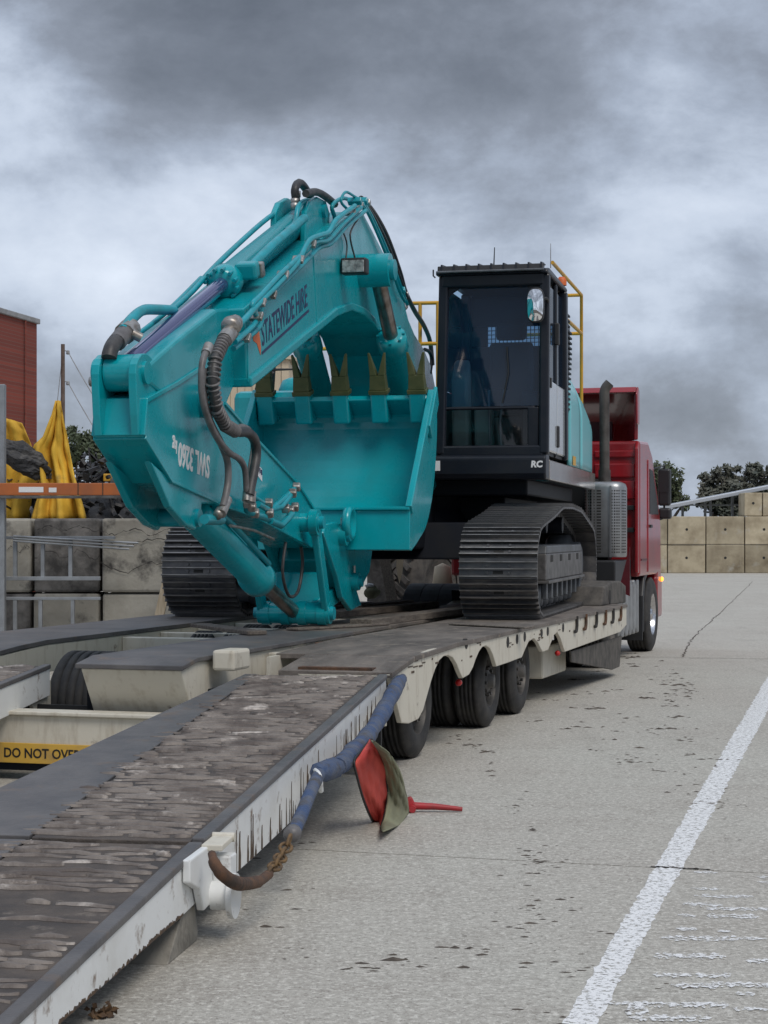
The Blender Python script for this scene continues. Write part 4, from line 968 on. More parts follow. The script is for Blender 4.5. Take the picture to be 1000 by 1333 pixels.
def deck_load():
    z = .764
    rs = random.Random(12)
    labs = ['long weathered timber lying across the deck in front of the right track','second weathered timber behind the front one on the deck','weathered timber under the bucket hitch','short weathered timber beside the lower link pin','weathered timber nearest the left track','thin weathered board lying skewed on the deck']
    for i, ((a,b),(c,d),w,h) in enumerate((((470,806),(606,790),.20,.06),((430,796),(560,783),.20,.06),((462,789),(530,781),.16,.05),((380,818),(500,811),.13,.02),((335,822),(260,812),.16,.03),((590,812),(690,817),.12,.012))):
        p, q = Vector(T.at(a,b,z=z+h)), Vector(T.at(c,d,z=z+h)); cen = (p+q)/2; cen.z = z+h/2+.001*i
        thing(MB().obox(cen, (q-p).length, w, h, q-p, (0,0,1) if False else (-(q-p).y,(q-p).x,0)), 'timber', 'timber', T, (cen.x,cen.y,z), labs[i], 'timber', 'timbers lying on the trailer deck', bev=.006)
    c = Vector(T.at(484,778,z=z)); rnd = random.Random(3); r = root('olive_bag', T, (c.x,c.y,z), 'small olive bag with a white rag lying beside the hitch', 'bag')
    def lump(cen, sx, sy, sz, sd):
        rr = random.Random(sd); n, k = 12, 7; vs_ = []
        for j in range(k+1):
            th = math.pi*j/k
            for i in range(n):
                f = 6.283*i/n; s = 1+rr.uniform(-.18,.18); vs_.append((cen[0]+sx*math.sin(th)*math.cos(f)*s,cen[1]+sy*math.sin(th)*math.sin(f)*s,cen[2]+sz*math.cos(th)*s))
        return MB().add(vs_, [(j*n+i,(j+1)*n+i,(j+1)*n+(i+1)%n,j*n+(i+1)%n) for j in range(k) for i in range(n)], True)
    part(lump((c.x,c.y,z+.07),.10,.10,.075,1), 'bag', 'flag_green', r); part(lump((c.x-.02,c.y-.02,z+.145),.055,.05,.03,2), 'rag', 'print_white', r)
deck_load()

# ================================================================== TRUCK
def build_truck():
    OG = (-1.55, 12.0, 0)
    tk = root('prime_mover', T, OG, 'red prime mover truck coupled to the front of the low loader', 'truck')
    at = T.at; xr, xl = -.30, -2.75
    P = lambda mb, n, m, b=0, par=tk: part(mb, n, m, par, b)
    yb, yf = 11.45, 13.35; zc = at(800,574,y=yb)[2]; zt = at(832,506,y=yb)[2]
    # cab shell: back, side, front, roof
    P(MB().prism([(yb,1.0),(yb,zc),(yb+.75,zc+.02),(yb+1.1,zc-.14),(yf-.32,2.05),(yf-.06,1.70),(yf+.02,.75),(yf-.35,.72),(yf-.36,1.0)], xl, xr), 'cab', 'red_paint', .04)
    # pressed panels on the back wall
    for a0, a1, b0, b1 in ((774,829,586,596),(774,827,603,622),(774,827,626,650)):
        p, q = at(a0,b1,y=yb-.02), at(a1,b0,y=yb-.02)
        P(MB().box(p[0],q[0],yb-.03,yb+.01,p[2],q[2]), 'back_panel', 'red_paint', .015)
    for b in (661,690): 
        q = at(826,b,y=yb-.03); P(MB().box(q[0]-.12,q[0],yb-.06,yb,q[2]-.03,q[2]+.03), 'bracket', 'black_plastic', .008)
    # roof fairing, open at the back
    fa = [(yb+.02,zc+.012),(yb+.02,zt-.06),(yb+.08,zt),(yb+.35,zt+.02),(yf-.5,zc+.35),(yf-.3,zc+.012)]
    for s, e_ in ((1, xr-.004), (-1, xl+.004)):
        q = [(e_-s*(.02+.55*max(0,(y-yb-.1))/1.5), y, z) for y, z in fa]
        P(MB().poly(q, (-s*.05,0,0)), 'fairing_side', 'red_paint', .012)
    top = [(yb+.10,zt),(yb+.35,zt+.02),(yf-.5,zc+.35),(yf-.3,zc+.012)]
    tq = []
    for y, z in top:
        i_ = .02+.55*max(0,(y-yb-.1))/1.5; tq.append((y,z,xl+.004+i_+.051,xr-.004-i_-.051))
    m = MB(); vs_ = [(x,y,z+dz) for dz in (0,-.05) for y,z,a_,b_ in tq for x in (a_,b_)]; k_ = len(tq)*2
    fs = [(2*i,2*i+1,2*i+3,2*i+2) for i in range(len(tq)-1)]+[(k_+2*i+2,k_+2*i+3,k_+2*i+1,k_+2*i) for i in range(len(tq)-1)]
    fs += [(2*i+2,k_+2*i+2,k_+2*i,2*i) for i in range(len(tq)-1)]+[(2*i+1,k_+2*i+1,k_+2*i+3,2*i+3) for i in range(len(tq)-1)]
    P(m.add(vs_, fs), 'fairing_roof', 'red_paint')
    P(MB().box(xl+.5,xr-.5,yb+.9,yb+.95,zc+.01,zt-.35), 'fairing_bulkhead', 'dark_red_paint')
    P(MB().prism([(yb-.14,zt-.45),(yb-.16,zt-.08),(yb-.08,zt+.02),(yb+.019,zt-.02),(yb+.019,zt-.45)], xr-.03, xr-.0045), 'side_deflector', 'red_paint', .012)
    P(MB().prism([(yb-.14,zt-.45),(yb-.16,zt-.08),(yb-.08,zt+.02),(yb+.019,zt-.02),(yb+.019,zt-.45)], xl+.0045, xl+.03), 'side_deflector', 'red_paint', .02)
    P(MB().prism([(yb-.14,zt-.05),(yb-.08,zt+.02),(yb+.1,zt+.0),(yb+.1,zt-.05)], xl+.031, xr-.031), 'fairing_lip', 'red_paint', .01)
    P(MB().prism([(yb-.10,1.05),(yb-.10,zc-.1),(yb-.01,zc),(yb-.01,1.05)], xr-.05, xr-.005), 'side_deflector', 'red_paint', .012)
    # door with window and handle
    d = P(MB().prism([(12.1,1.05),(12.1,2.50),(12.5,2.45),(12.95,2.02),(13.2,1.65),(13.22,1.05)], xr-.01, xr+.012), 'door', 'red_paint', .01)
    part(MB().prism([(12.2,1.80),(12.2,2.38),(12.45,2.36),(12.86,1.97),(13.0,1.80)], xr+.010, xr+.018), 'window', 'black_plastic', d)
    part(MB().box(xr+.012,xr+.03,12.2,12.36,1.62,1.66), 'handle', 'black_plastic', d)
    P(MB().box(xr-.01,xr+.008,11.55,12.05,1.2,1.225), 'side_trim', 'dark_red_paint')
    P(MB().box(xr-.4,xr+.006,12.95,13.4,.42,.98), 'bumper', 'red_paint', .04)
    # mirror
    mr = P(MB().box(xr-.03,xr+.14,13.22,13.34,1.92,2.42), 'mirror', 'mirror_back', .03)
    part(MB().box(xr-.01,xr+.12,13.212,13.219,2.10,2.38), 'glass', 'mirror_back', mr)
    P(MB().box(xr-.02,xr+.15,13.2,13.34,1.74,1.89), 'mirror', 'mirror_back', .03)
    P(MB().bar([(xr-.06,12.9,2.40),(xr+.05,13.28,2.46),(xr+.05,13.28,1.75),(xr-.02,13.1,1.72)],.014,6), 'mirror_arm', 'mirror_back')
    q = at(872,750,x=xr+.01)
    P(MB().lathe((xr+.008,13.3,.93),(1,0,0),[(0,0),(0,.035),(.02,.03),(.035,0)],12), 'indicator', 'lamp_amber')
    # exhaust stack and perforated silencer
    ys = 10.75; x0 = at(763,680,y=ys)[0]; x1 = at(815,680,y=ys)[0]; cx = (x0+x1)/2; rx = (x1-x0)/2
    zb, zt2 = at(790,725,y=ys)[2], at(790,633,y=ys)[2]
    m = MB(); n = 40
    def ring(z, s): 
        o = []
        for i in range(n):
            t = 6.283*i/n; c, s_ = math.cos(t), math.sin(t); e_ = .55
            o.append((cx+rx*s*math.copysign(abs(c)**e_,c), ys+.24*s*math.copysign(abs(s_)**e_,s_), z))
        return o
    lv = [(zb,.96),(zb+.02,1),(zt2-.02,1),(zt2+.03,.93),(zt2+.055,.7),(zt2+.06,.0)]
    vs_ = []
    for z, s in lv: vs_ += ring(z, s)
    m.add(vs_, [(j*n+i,j*n+(i+1)%n,(j+1)*n+(i+1)%n,(j+1)*n+i) for j in range(len(lv)-1) for i in range(n)], True)
    P(m, 'silencer_cover', 'grey_metal')
    m = MB(); rows = 22
    for j in range(rows):
        z = zb+.06+(zt2-zb-.12)*j/(rows-1)
        R1 = ring(z-.009, 1.006); R2 = ring(z+.009, 1.006)
        for i in range(n):
            if i%5 == 0: continue
            a, b, c, d_ = Vector(R1[i]), Vector(R1[(i+1)%n]), Vector(R2[(i+1)%n]), Vector(R2[i])
            m.add([a.lerp(b,.2), a.lerp(b,.8), d_.lerp(c,.8), d_.lerp(c,.2)], [(0,1,2,3)])
    o = P(m, 'perforations', 'dark_gap'); o['kind'] = 'stuff'
    for x in (cx-.12, cx+.10): P(MB().box(x-.012,x+.012,ys-.262,ys-.248,zb,zt2), 'cover_seam', 'grey_metal')
    sx = at(787,600,y=ys)[0]; ztp = at(790,500,y=ys)[2]
    P(MB().cyl((sx,ys,zt2+.03),(sx,ys,ztp-.18),.062,n=18), 'exhaust_stack', 'stack_steel')
    P(MB().cyl((sx,ys,zt2+.05),(sx,ys,zt2+.2),.075,n=18), 'stack_clamp', 'stack_steel')
    P(MB().tube([(sx,ys,ztp-.19),(sx,ys,ztp-.10),(sx+.02,ys,ztp-.04),(sx+.065,ys,ztp+.01)], .062, 18), 'stack_tip', 'stack_steel')
    dd = Vector((.045,0,.05)).normalized(); ee = Vector((sx+.065,ys,ztp+.01))
    P(MB().cyl(ee, ee+dd*.004, .055, n=18), 'stack_mouth', 'dark_gap')
    # chassis, tank, mudguard, wheels
    P(MB().box(-2.0,-1.8,8.6,13.2,.6,.9), 'chassis_rail', 'frame_black'); P(MB().box(-1.2,-1.0,8.6,13.2,.6,.9), 'chassis_rail', 'frame_black')
    P(MB().box(-1.9,xr-.1,10.2,11.4,.75,1.22), 'battery_box', 'black_plastic', .02)
    P(MB().box(-1.72,-.62,11.0,11.32,1.221,2.22), 'dark_box', 'black_plastic', .03)  # black box added to darken the lower back of the cab
    P(MB().prism([(10.3,.30),(10.3,.95),(11.75,.95),(11.75,.30)], -.95, xr-.06), 'fuel_tank', 'grey_metal', .06)
    for i in range(5):
        y = 10.42+i*.29
        P(MB().prism([(y,.29),(y,.965),(y+.10,.965),(y+.10,.29)], -.93, xr-.045), 'tank_band', 'grey_metal', .02)
    P(MB().prism([(11.9,.28),(11.86,.75),(12.0,1.0),(12.3,1.13),(13.0,1.13),(13.25,.95),(13.25,.85),(12.95,1.04),(12.35,1.04),(12.05,.92),(11.95,.7),(11.97,.28)], -.75, xr-.02), 'mudguard', 'black_plastic', .02)
    P(MB().box(-.75,xr-.03,11.86,11.89,.18,.6), 'mudflap', 'black_plastic')
    g = [at(a,b,y=10.0) for a,b in ((820,712),(820,776),(805,770))]
    P(MB().poly([(q[0],q[1],q[2]) for q in g], (0,.015,0)), 'marker_plate', 'dark_red_paint')
    td, rd = tyre_mesh(.43, .27), rim_mesh(.43, .27, 'rim_dark', .10)
    Rr, wd = .485, .30; ty, rm = tyre_mesh(Rr, wd), rim_mesh(Rr, wd, 'rim_alloy', .10); rm2 = rim_mesh(Rr, wd, 'rim_dark', .10)
    for y, xs in ((12.62,(xr-.155,xl+.155)),(9.5,(xr-.16,xr-.49,xl+.49,xl+.16))):
        if y < 11: Rr = .43
        P(MB().cyl((xl+.2,y,Rr),(xr-.2,y,Rr),.07,n=12), 'axle', 'frame_black')
        for x in xs:
            w = node('wheel', tk, (x-OG[0], y-OG[1], Rr), (random.random()*6,0,0 if x > -1.5 else math.pi)); inst('tyre', ty if y > 11 else td, w); inst('rim', rm if y > 11 else rd, w)
    for x0_ in (xl+.02, xr-.66):
        for k in range(3):      # banded plastic guards over the drive wheels
            c0, c1 = x0_+k*.213+.004, x0_+(k+1)*.213-.004; ro, n_ = .52, 14
            pr_ = [(9.5+ro*1.05*math.cos(math.pi*(.12+.76*i/n_)), .43+ro*math.sin(math.pi*(.12+.76*i/n_))) for i in range(n_+1)]
            pi_ = [(9.5+(ro-.02)*1.05*math.cos(math.pi*(.12+.76*i/n_)), .43+(ro-.02)*math.sin(math.pi*(.12+.76*i/n_))) for i in range(n_+1)]
            P(MB().prism(pr_+pi_[::-1], c0, c1), 'mudguard', 'mat_grey', .006)
build_truck()

# ================================================================== EXCAVATOR
def build_excavator():
    ZD = .768; OG = (0, 0, ZD)
    ex = root('excavator', E, OG, 'turquoise tracked excavator with black cab, arm folded and bucket tucked in, loaded on the trailer', 'excavator')
    def P(a, b, x): return E.at(a, b, x=x)
    def yz(a, b, x): return P(a, b, x)[1:]
    def pr(pts, x): return [yz(a, b, x) for a, b in pts]
    def part_(mb, n, m, b=0, par=ex): return part(mb, n, m, par, b)
    # ------------------------------------------------------------- tracks
    HW, SW = 1.74, .70
    path = []; rf = .43
    yF, yR, zc = -2.5+rf, 2.5-rf, ZD+rf
    def arc(cy, cz, r, a0, a1, n): return [(cy+r*math.cos(R(a0+(a1-a0)*i/n)), cz+r*math.sin(R(a0+(a1-a0)*i/n))) for i in range(n+1)]
    path += arc(yF, zc, rf-.03, 270, 95, 16)
    path += [(-1.2,ZD+.93),(-.6,ZD+1.02),(.2,ZD+1.03),(1.0,ZD+1.0)]
    path += arc(yR, zc, rf-.03, 85, -90, 16)
    def resample(p, n):
        L_ = [0]
        q = p+[p[0]]
        for i in range(len(q)-1): L_.append(L_[-1]+math.dist(q[i],q[i+1]))
        out = []
        for k in range(n):
            t = L_[-1]*k/n; i = max(j for j in range(len(q)-1) if L_[j] <= t); f = (t-L_[i])/(L_[i+1]-L_[i])
            out.append((q[i][0]+(q[i+1][0]-q[i][0])*f, q[i][1]+(q[i+1][1]-q[i][1])*f))
        return out, L_[-1]
    NS = 58; pts, per = resample(path, NS); pitch = per/NS
    # one shoe: plate with three grousers, x across, y along, z outwards
    sp = [(-.5,0),(-.47,.012),(-.40,.012),(-.375,.050),(-.325,.050),(-.30,.012),(-.05,.012),(-.025,.042),(.025,.042),(.05,.012),(.28,.012),(.305,.042),(.355,.042),(.38,.012),(.5,.012),(.5,-.004),(-.5,-.012)]
    sm = MB().prism([(y*pitch*1.02, z) for y, z in sp], -SW/2, SW/2)
    for x in (-.10,.10):
        for y in (-.17,.17): sm.cyl((x,y*pitch,.010),(x,y*pitch,.026),.013,n=6)
    for x in (-.05,.05): pass
    sm.box(-.13,.13,-.4*pitch,.4*pitch,-.075,-.012)
    shoe = sm.mesh('track_shoe', 'track_steel'); shoe.materials.append(MATS['shoe_edge'])
    for pl_ in shoe.polygons:
        if pl_.normal.z > .9 and pl_.center.z > .03: pl_.material_index = 1  # paler grouser tops: wear plus a highlight put into the colour
    hole = MB().box(-.045,.045,-.035*1,.035,.0125,.0155).mesh('shoe_slot', 'dark_gap')
    for s in (1, -1):
        tk = node('track', ex, (0,0,0)); cx = s*(HW-SW/2)
        for k in range(NS):
            a, b = pts[k], pts[(k+1)%NS]; ang = math.atan2(b[1]-a[1], b[0]-a[0])
            # path runs so that outwards is to the right of travel or left: choose away from the middle
            mid = ((a[0]+b[0])/2, (a[1]+b[1])/2)
            o = inst('track_shoe', shoe, tk, (cx, mid[0], mid[1]-ZD))
            out = (-math.sin(ang), math.cos(ang)); 
            if out[0]*(mid[0]) + out[1]*(mid[1]-(ZD+.5)) < 0: ang += math.pi
            o.rotation_euler = (ang, 0, 0)
        q = lambda mb, n, m, b=0: part(mb, n, m, tk, b)
        m = MB()
        for k in range(0, NS):   # the pierced slots of the shoes, too small to pick apart
            a, b = pts[k], pts[(k+1)%NS]; mid = Vector((0,(a[0]+b[0])/2,(a[1]+b[1])/2)); t = Vector((0,b[0]-a[0],b[1]-a[1])).normalized(); nrm = Vector((1,0,0)).cross(t)
            if nrm.y*mid.y+nrm.z*(mid.z-ZD-.5) < 0: nrm = -nrm
            for y in (-.17*pitch,): m.obox(Vector((cx,0,0))+mid+nrm*.0125+t*y, .09, .03, .006, (1,0,0), t)
        o = q(m, 'shoe_slots', 'dark_gap'); o['kind'] = 'stuff'
        xo = cx+s*.10
        # side frame: box with sloping top, roller row, idler and sprocket
        x0, x1 = sorted((cx-.22, cx+s*.27))
        q(MB().prism([(-1.55,ZD+.34),(-1.55,ZD+.62),(-1.35,ZD+.66),(1.35,ZD+.66),(1.6,ZD+.60),(1.6,ZD+.34)], cx-.2, cx+.2), 'track_frame', 'frame_grey', .02)
        fx0, fx1 = sorted((cx+s*.205, cx+s*.30))
        q(MB().prism([(-1.5,ZD+.33),(-1.5,ZD+.58),(1.45,ZD+.58),(1.45,ZD+.33)], fx0, fx1), 'frame_cover', 'worn_steel', .012)
        q(MB().prism([(-1.5,ZD+.58),(-1.45,ZD+.655),(1.40,ZD+.655),(1.45,ZD+.58)], *sorted((cx+s*.205, cx+s*.297))), 'frame_step', 'frame_grey', .01)
        for y in (-1.1,-.4,.3,1.0): q(MB().box(*sorted((cx+s*.30,cx+s*.304)),y-.08,y+.08,ZD+.50,ZD+.565), 'cover_opening', 'dark_gap')
        q(MB().box(*sorted((cx+s*.2,cx+s*.33)),-1.5,1.45,ZD+.30,ZD+.33), 'frame_ledge', 'worn_steel', .006)
        for k in range(8):
            y = -1.35+k*.385
            q(MB().lathe((cx-.24,y,ZD+.19),(1,0,0),[(0,0),(0,.10),(.06,.13),(.08,.10),(.40,.10),(.42,.13),(.48,.10),(.48,0)],18), 'roller', 'frame_grey')
            q(MB().box(*sorted((cx+s*.25,cx+s*.29)),y-.05,y+.05,ZD+.15,ZD+.31), 'roller_bracket', 'frame_grey', .006)
        q(MB().lathe((cx-.12,yF,zc),(1,0,0),[(0,0),(0,.32),(.03,.35),(.09,.35),(.10,.375),(.14,.375),(.15,.35),(.21,.35),(.24,.32),(.24,.12),(.20,.10),(.20,0)],32), 'idler', 'frame_black')
        q(MB().lathe((cx-.16,yR,zc),(1,0,0),[(0,0),(0,.3),(.05,.34),(.25,.34),(.28,.25),(.36,.25),(.38,.2),(.38,0)],32), 'sprocket', 'frame_grey')
        for y in (-.7,.55): q(MB().cyl((cx-.2,y,ZD+.86),(cx+.2,y,ZD+.86),.085,n=14), 'carrier_roller', 'frame_black')
        q(MB().prism([(-2.1,ZD+.4),(-2.1,ZD+.55),(-1.5,ZD+.6),(-1.5,ZD+.35)], *sorted((cx+s*.13,cx+s*.22))), 'idler_arm', 'frame_grey', .01)
    # ------------------------------------------------------------- undercarriage and house
    part_(MB().prism([(-1.15,ZD+.52),(-1.0,ZD+.88),(1.0,ZD+.88),(1.15,ZD+.52)], -1.1, 1.1), 'car_body', 'frame_black', .02)
    part_(MB().lathe((0,0,ZD+.86),(0,0,1),[(0,.72),(.12,.72),(.13,.68),(.30,.68)],40), 'swing_ring', 'frame_black')
    zb, zs = 2.06, 2.30
    part_(MB().box(-1.5,1.40,-.7,3.0,ZD+1.14,zb+.02), 'house_frame', 'frame_black', .02)
    part_(MB().box(-1.2,1.1,-.2,2.2,ZD+.9,ZD+1.15), 'swing_frame', 'frame_black', .02)
    part_(MB().box(-.45,.45,-1.6,.5,ZD+.62,zs-.2), 'boom_mount', 'frame_black', .02)
    yC = -.9
    cl, cr = P(569,590,1.0)[0], 1.62
    xL = E.at(568,592,y=yC)[0]
    sk = part_(MB().prism([(yC-.03,zb),(yC-.06,zb+.06),(yC-.06,zs-.03),(yC-.02,zs+.005),(yC+.2,zs+.005),(yC+.2,zb)], xL-.02, 1.615), 'front_skirt', 'black_paint', .02)
    s0 = E.at(564,600,y=yC-.062); s1 = E.at(573,613,y=yC-.062)
    lb = part_(MB().box(s0[0],s1[0],yC-.066,yC-.0605,s1[2],s0[2]), 'safety_label', 'print_white', .002, sk)
    c_ = ((s0[0]+s1[0])/2, (s0[2]+s1[2])/2)
    part_(MB().poly([(c_[0]-.022,yC-.0665,c_[1]-.03),(c_[0]+.022,yC-.0665,c_[1]-.03),(c_[0]+.012,yC-.0665,c_[1]+.002),(c_[0]-.012,yC-.0665,c_[1]+.002)], (0,-.001,0)), 'safety_symbol', 'print_black', 0, sk) if False else None
    t0 = E.at(691,608,y=yC-.062)
    text('RC', 'badge', 'print_white', sk, (t0[0],yC-.061,t0[2]), (1,0,0), (0,0,1), .085, OG, .004, .1)
    # side skirt running back
    xs = 1.62
    ys1 = yz(775,632,xs)[0]
    part_(MB().box(xs-.05,xs,yC+.20,ys1,zb,zs-.04), 'side_skirt', 'side_steel', .012)
    # side door panels: a curved glossy body side behind the cab
    rear = yz(770,600,xs)[0]
    def side_panel(y0, y1, name, m_):
        n, k = 6, 14; vs_ = []; H0 = zs-.035
        for j in range(k+1):
            t = j/k
            for i in range(n+1):
                y = y0+(y1-y0)*i/n
                htop = 3.34-.34*max(0,(y-1.0)/2.4)**2
                z = H0+(htop-H0)*t; x = xs-.005-.16*max(0,t-.55)**2*4
                x -= .5*max(0,(y-(ys1-.35)))**2
                vs_.append((x, y, z))
        mb = MB().add(vs_, [(j*(n+1)+i,j*(n+1)+i+1,(j+1)*(n+1)+i+1,(j+1)*(n+1)+i) for j in range(k) for i in range(n)], True)
        o = part_(mb, name, m_); s = o.modifiers.new('thick','SOLIDIFY'); s.thickness = .03; return o
    yA = .95
    d1 = side_panel(yA, yA+1.0, 'side_door', 'side_gloss'); d2 = side_panel(yA+1.012, ys1-.02, 'side_door', 'side_gloss')
    part_(MB().box(xs-.40,xs-.22,yA-.05,ys1-.25,zs-.03,2.95), 'engine_bay', 'frame_black')
    for k in range(4):
        z = 3.0-.06*k; part_(MB().box(xs-.16+.022*k,xs-.085+.022*k,yA+1.15,ys1-.35,z,z+.025), 'vent_slat', 'black_plastic')
    q = P(748,600,xs+.003); part_(MB().obox((xs+.002,q[1],q[2]), .004,.26,.10,(1,0,0),(0,1,0)), 'yellow_decal', 'yellow_paint', .001)
    # engine hood, left body, counterweight
    part_(MB().box(-1.55,1.40,.9,3.3,zs,2.95), 'engine_cover', 'teal_paint', .08)
    cw = [(-1.6,3.32),(1.58,3.32),(1.5,3.7),(1.0,4.1),(.3,4.3),(-.3,4.3),(-1.0,4.1),(-1.55,3.7)]
    part_(MB().poly([(x-.08,y,ZD+1.42) for x,y in cw], (0,0,.95)), 'counterweight', 'teal_paint', .06)
    part_(MB().box(-1.6,-.52,-.75,.88,zs-.02,2.98), 'tank_housing', 'teal_paint', .07)
    q = E.at(384,492,y=-.2)
    part_(MB().lathe((q[0],-.2,2.9),(0,0,1),[(0,.17),(.13,.17),(.22,.13),(.25,.06),(.255,0)],20), 'filter_dome', 'teal_paint')
    # right-hand mirror on its bracket, seen under the boom
    q = E.at(352,500,y=-.8); q2 = E.at(358,462,y=-.8)
    part_(MB().tube([(q[0],-.8,2.6),(q[0]+.03,-.8,q[2]),(q2[0],-.8,q2[2])],.018,6), 'mirror_arm', 'black_plastic')
    q = E.at(345,494,y=-.85); part_(MB().obox((q[0],-.85,q[2]-.02), .16,.05,.24,(1,0,-.3),(0,1,0)), 'mirror', 'mirror_back', .02)
    q3 = E.at(368,481,y=-.8); part_(MB().bar([(q2[0]-.05,-.8,q3[2]),(q3[0]+.12,-.8,q3[2]),(q3[0]+.12,-.8,2.9)],.014,6), 'grab_rail', 'black_plastic')
    # ------------------------------------------------------------- cab
    zR = P(690,352,1.1)[2]; zR = 4.06; zW = zs+.005
    yB = .62; tilt = .03
    cb = node('cab', ex); Cc = lambda mb, n, m, b=0: part(mb, n, m, cb, b)
    def bar(a, b, w, d, m='black_paint', n='cab_pillar', bev=.02):
        a, b = Vector(a), Vector(b); v = b-a
        o = MB().obox((a+b)/2, v.length, w, d, v, (1,0,0) if abs(v.normalized().x) < .8 else (0,1,0)); return Cc(o, n, m, bev)
    xa, xb = xL+.04, cr-.035
    for x in (xa, xb):
        bar((x,yC+.03,zW),(x+(-.00 if x == xb else .02),yC+.03+.08,zR), .095, .10)
        bar((x,yB,zW),(x,yB-.04,zR), .10, .14)
    bar((xb,-.08,zW),(xb,-.06,zR), .05, .07)
    bar((xa,yC+.03,zW+.035),(xb,yC+.03,zW+.035), .09, .11, n='cab_sill')
    bar((xa,yC+.10,zR-.05),(xb,yC+.10,zR-.05), .10, .13, n='cab_header')
    bar((xa,yC+.045,zW+.455),(xb-.09,yC+.045,zW+.455), .03, .032, n='window_bar')
    Cc(MB().box(xb-.16,xb-.05,yC+.02,yC+.07,zW+.06,zW+.46), 'cab_pillar', 'black_paint', .01)
    # rounded corners of the windscreen opening
    for (x, sx) in ((xa+.04,1),(xb-.045,-1)):
        for (z, sz, y) in ((zR-.11,-1,yC+.095),):
            m = MB().add([(x,y,z),(x+sx*.14,y,z),(x+sx*.06,y,z+sz*.05),(x+sx*.02,y,z+sz*.11),(x,y,z+sz*.2)], [(0,1,2,3,4) if sx*sz > 0 else (4,3,2,1,0)])
            o = Cc(m, 'corner_fillet', 'black_paint'); s = o.modifiers.new('t','SOLIDIFY'); s.thickness = .05
    # roof with a ribbed visor
    Cc(MB().prism([(yC+.0,zR),(yC+.02,zR+.045),(yC+.18,zR+.07),(yB+.05,zR+.05),(yB+.05,zR)], xa-.05, xb+.04), 'cab_roof', 'black_paint', .02)
    for k in range(9):
        x = xa+.02+(xb-xa-.04)*k/8
        Cc(MB().prism([(yC-.06,zR+.02),(yC-.04,zR+.10),(yC+.16,zR+.115),(yC+.16,zR+.07),(yC+.0,zR+.04)], x-.008, x+.008), 'visor_rib', 'black_paint')
    Cc(MB().prism([(yC-.05,zR+.03),(yC-.035,zR+.085),(yC+.16,zR+.105),(yC+.16,zR+.09),(yC-.02,zR+.07),(yC-.03,zR+.025)], xa-.02, xb+.0), 'visor', 'black_plastic', .006)
    Cc(MB().bar([(xa-.03,yC-.055,zR+.025),(xb+.01,yC-.055,zR+.025)],.012,6), 'visor_rail', 'frame_grey')
    # glass
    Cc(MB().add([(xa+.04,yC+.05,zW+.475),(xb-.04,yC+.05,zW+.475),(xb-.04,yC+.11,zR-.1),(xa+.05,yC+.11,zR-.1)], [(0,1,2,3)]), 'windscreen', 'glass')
    Cc(MB().add([(xa+.04,yC+.045,zW+.09),(xb-.16,yC+.045,zW+.09),(xb-.16,yC+.045,zW+.44),(xa+.04,yC+.045,zW+.44)], [(0,1,2,3)]), 'lower_window', 'clear_glass')
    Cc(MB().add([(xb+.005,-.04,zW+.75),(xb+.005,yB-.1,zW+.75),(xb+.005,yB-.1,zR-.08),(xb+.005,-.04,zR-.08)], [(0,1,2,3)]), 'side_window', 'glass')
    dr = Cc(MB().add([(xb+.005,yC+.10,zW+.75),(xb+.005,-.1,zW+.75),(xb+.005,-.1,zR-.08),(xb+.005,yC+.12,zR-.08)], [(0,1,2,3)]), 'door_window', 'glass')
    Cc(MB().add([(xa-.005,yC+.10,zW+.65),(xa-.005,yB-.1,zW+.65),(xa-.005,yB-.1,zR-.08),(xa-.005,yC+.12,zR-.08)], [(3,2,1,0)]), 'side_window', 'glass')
    Cc(MB().box(xb-.01,xb+.03,yC+.10,-.1,zW+.03,zW+.74), 'door', 'pale_gloss', .02)
    Cc(MB().box(xb-.01,xb+.028,-.04,yB+.06,zW+.03,zW+.74), 'side_panel', 'pale_gloss', .02)
    Cc(MB().box(xb+.03,xb+.045,yC+.22,yC+.30,zW+.66,zW+.76), 'door_handle', 'black_plastic', .01)
    for z in (zW+.10, zR-.62): Cc(MB().box(xb+.0,xb+.05,-.12,-.04,z,z+.22), 'hinge', 'black_plastic', .012)
    Cc(MB().box(xa-.02,xa+.02,yC+.10,yB,zW+.02,zW+.64), 'side_panel', 'black_paint', .01)
    Cc(MB().box(xa,xb,yB-.02,yB+.03,zW,zW+1.20), 'back_panel', 'black_plastic', .01)
    Cc(MB().box(xa,xb,yB-.02,yB+.03,zR-.34,zR-.02), 'back_panel', 'black_plastic', .01)
    Cc(MB().box(xa,xa+.22,yB-.02,yB+.03,zW+1.2,zR-.34), 'back_panel', 'black_plastic', .01)
    Cc(MB().box(xa+.07,xb-.05,yC+.13,yB-.03,zR-.035,zR-.005), 'head_lining', 'black_plastic')
    Cc(MB().box(xa,xb,yC+.08,yB,zW+.0,zW+.03), 'cab_floor', 'black_plastic')
    # rear guard mesh
    m = MB()
    for k in range(19):
        x = xa+.22+(xb-xa-.27)*k/18; m.box(x-.004,x+.004,yB-.01,yB,zW+1.19,zR-.33)
    for k in range(6):
        z = zW+1.2+(zR-.34-zW-1.2)*k/5; m.box(xa+.1,xb-.06,yB-.012,yB-.004,z-.004,z+.004)
    Cc(m, 'guard_mesh', 'mesh_wire')
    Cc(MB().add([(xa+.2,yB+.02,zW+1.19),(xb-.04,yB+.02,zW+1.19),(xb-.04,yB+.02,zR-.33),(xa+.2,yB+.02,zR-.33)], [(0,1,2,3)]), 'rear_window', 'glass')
    # interior
    xm = (xa+xb)/2
    Cc(MB().box(xm-.24,xm+.24,-.15,.35,zW+.42,zW+.56), 'seat', 'seat_fabric', .04)
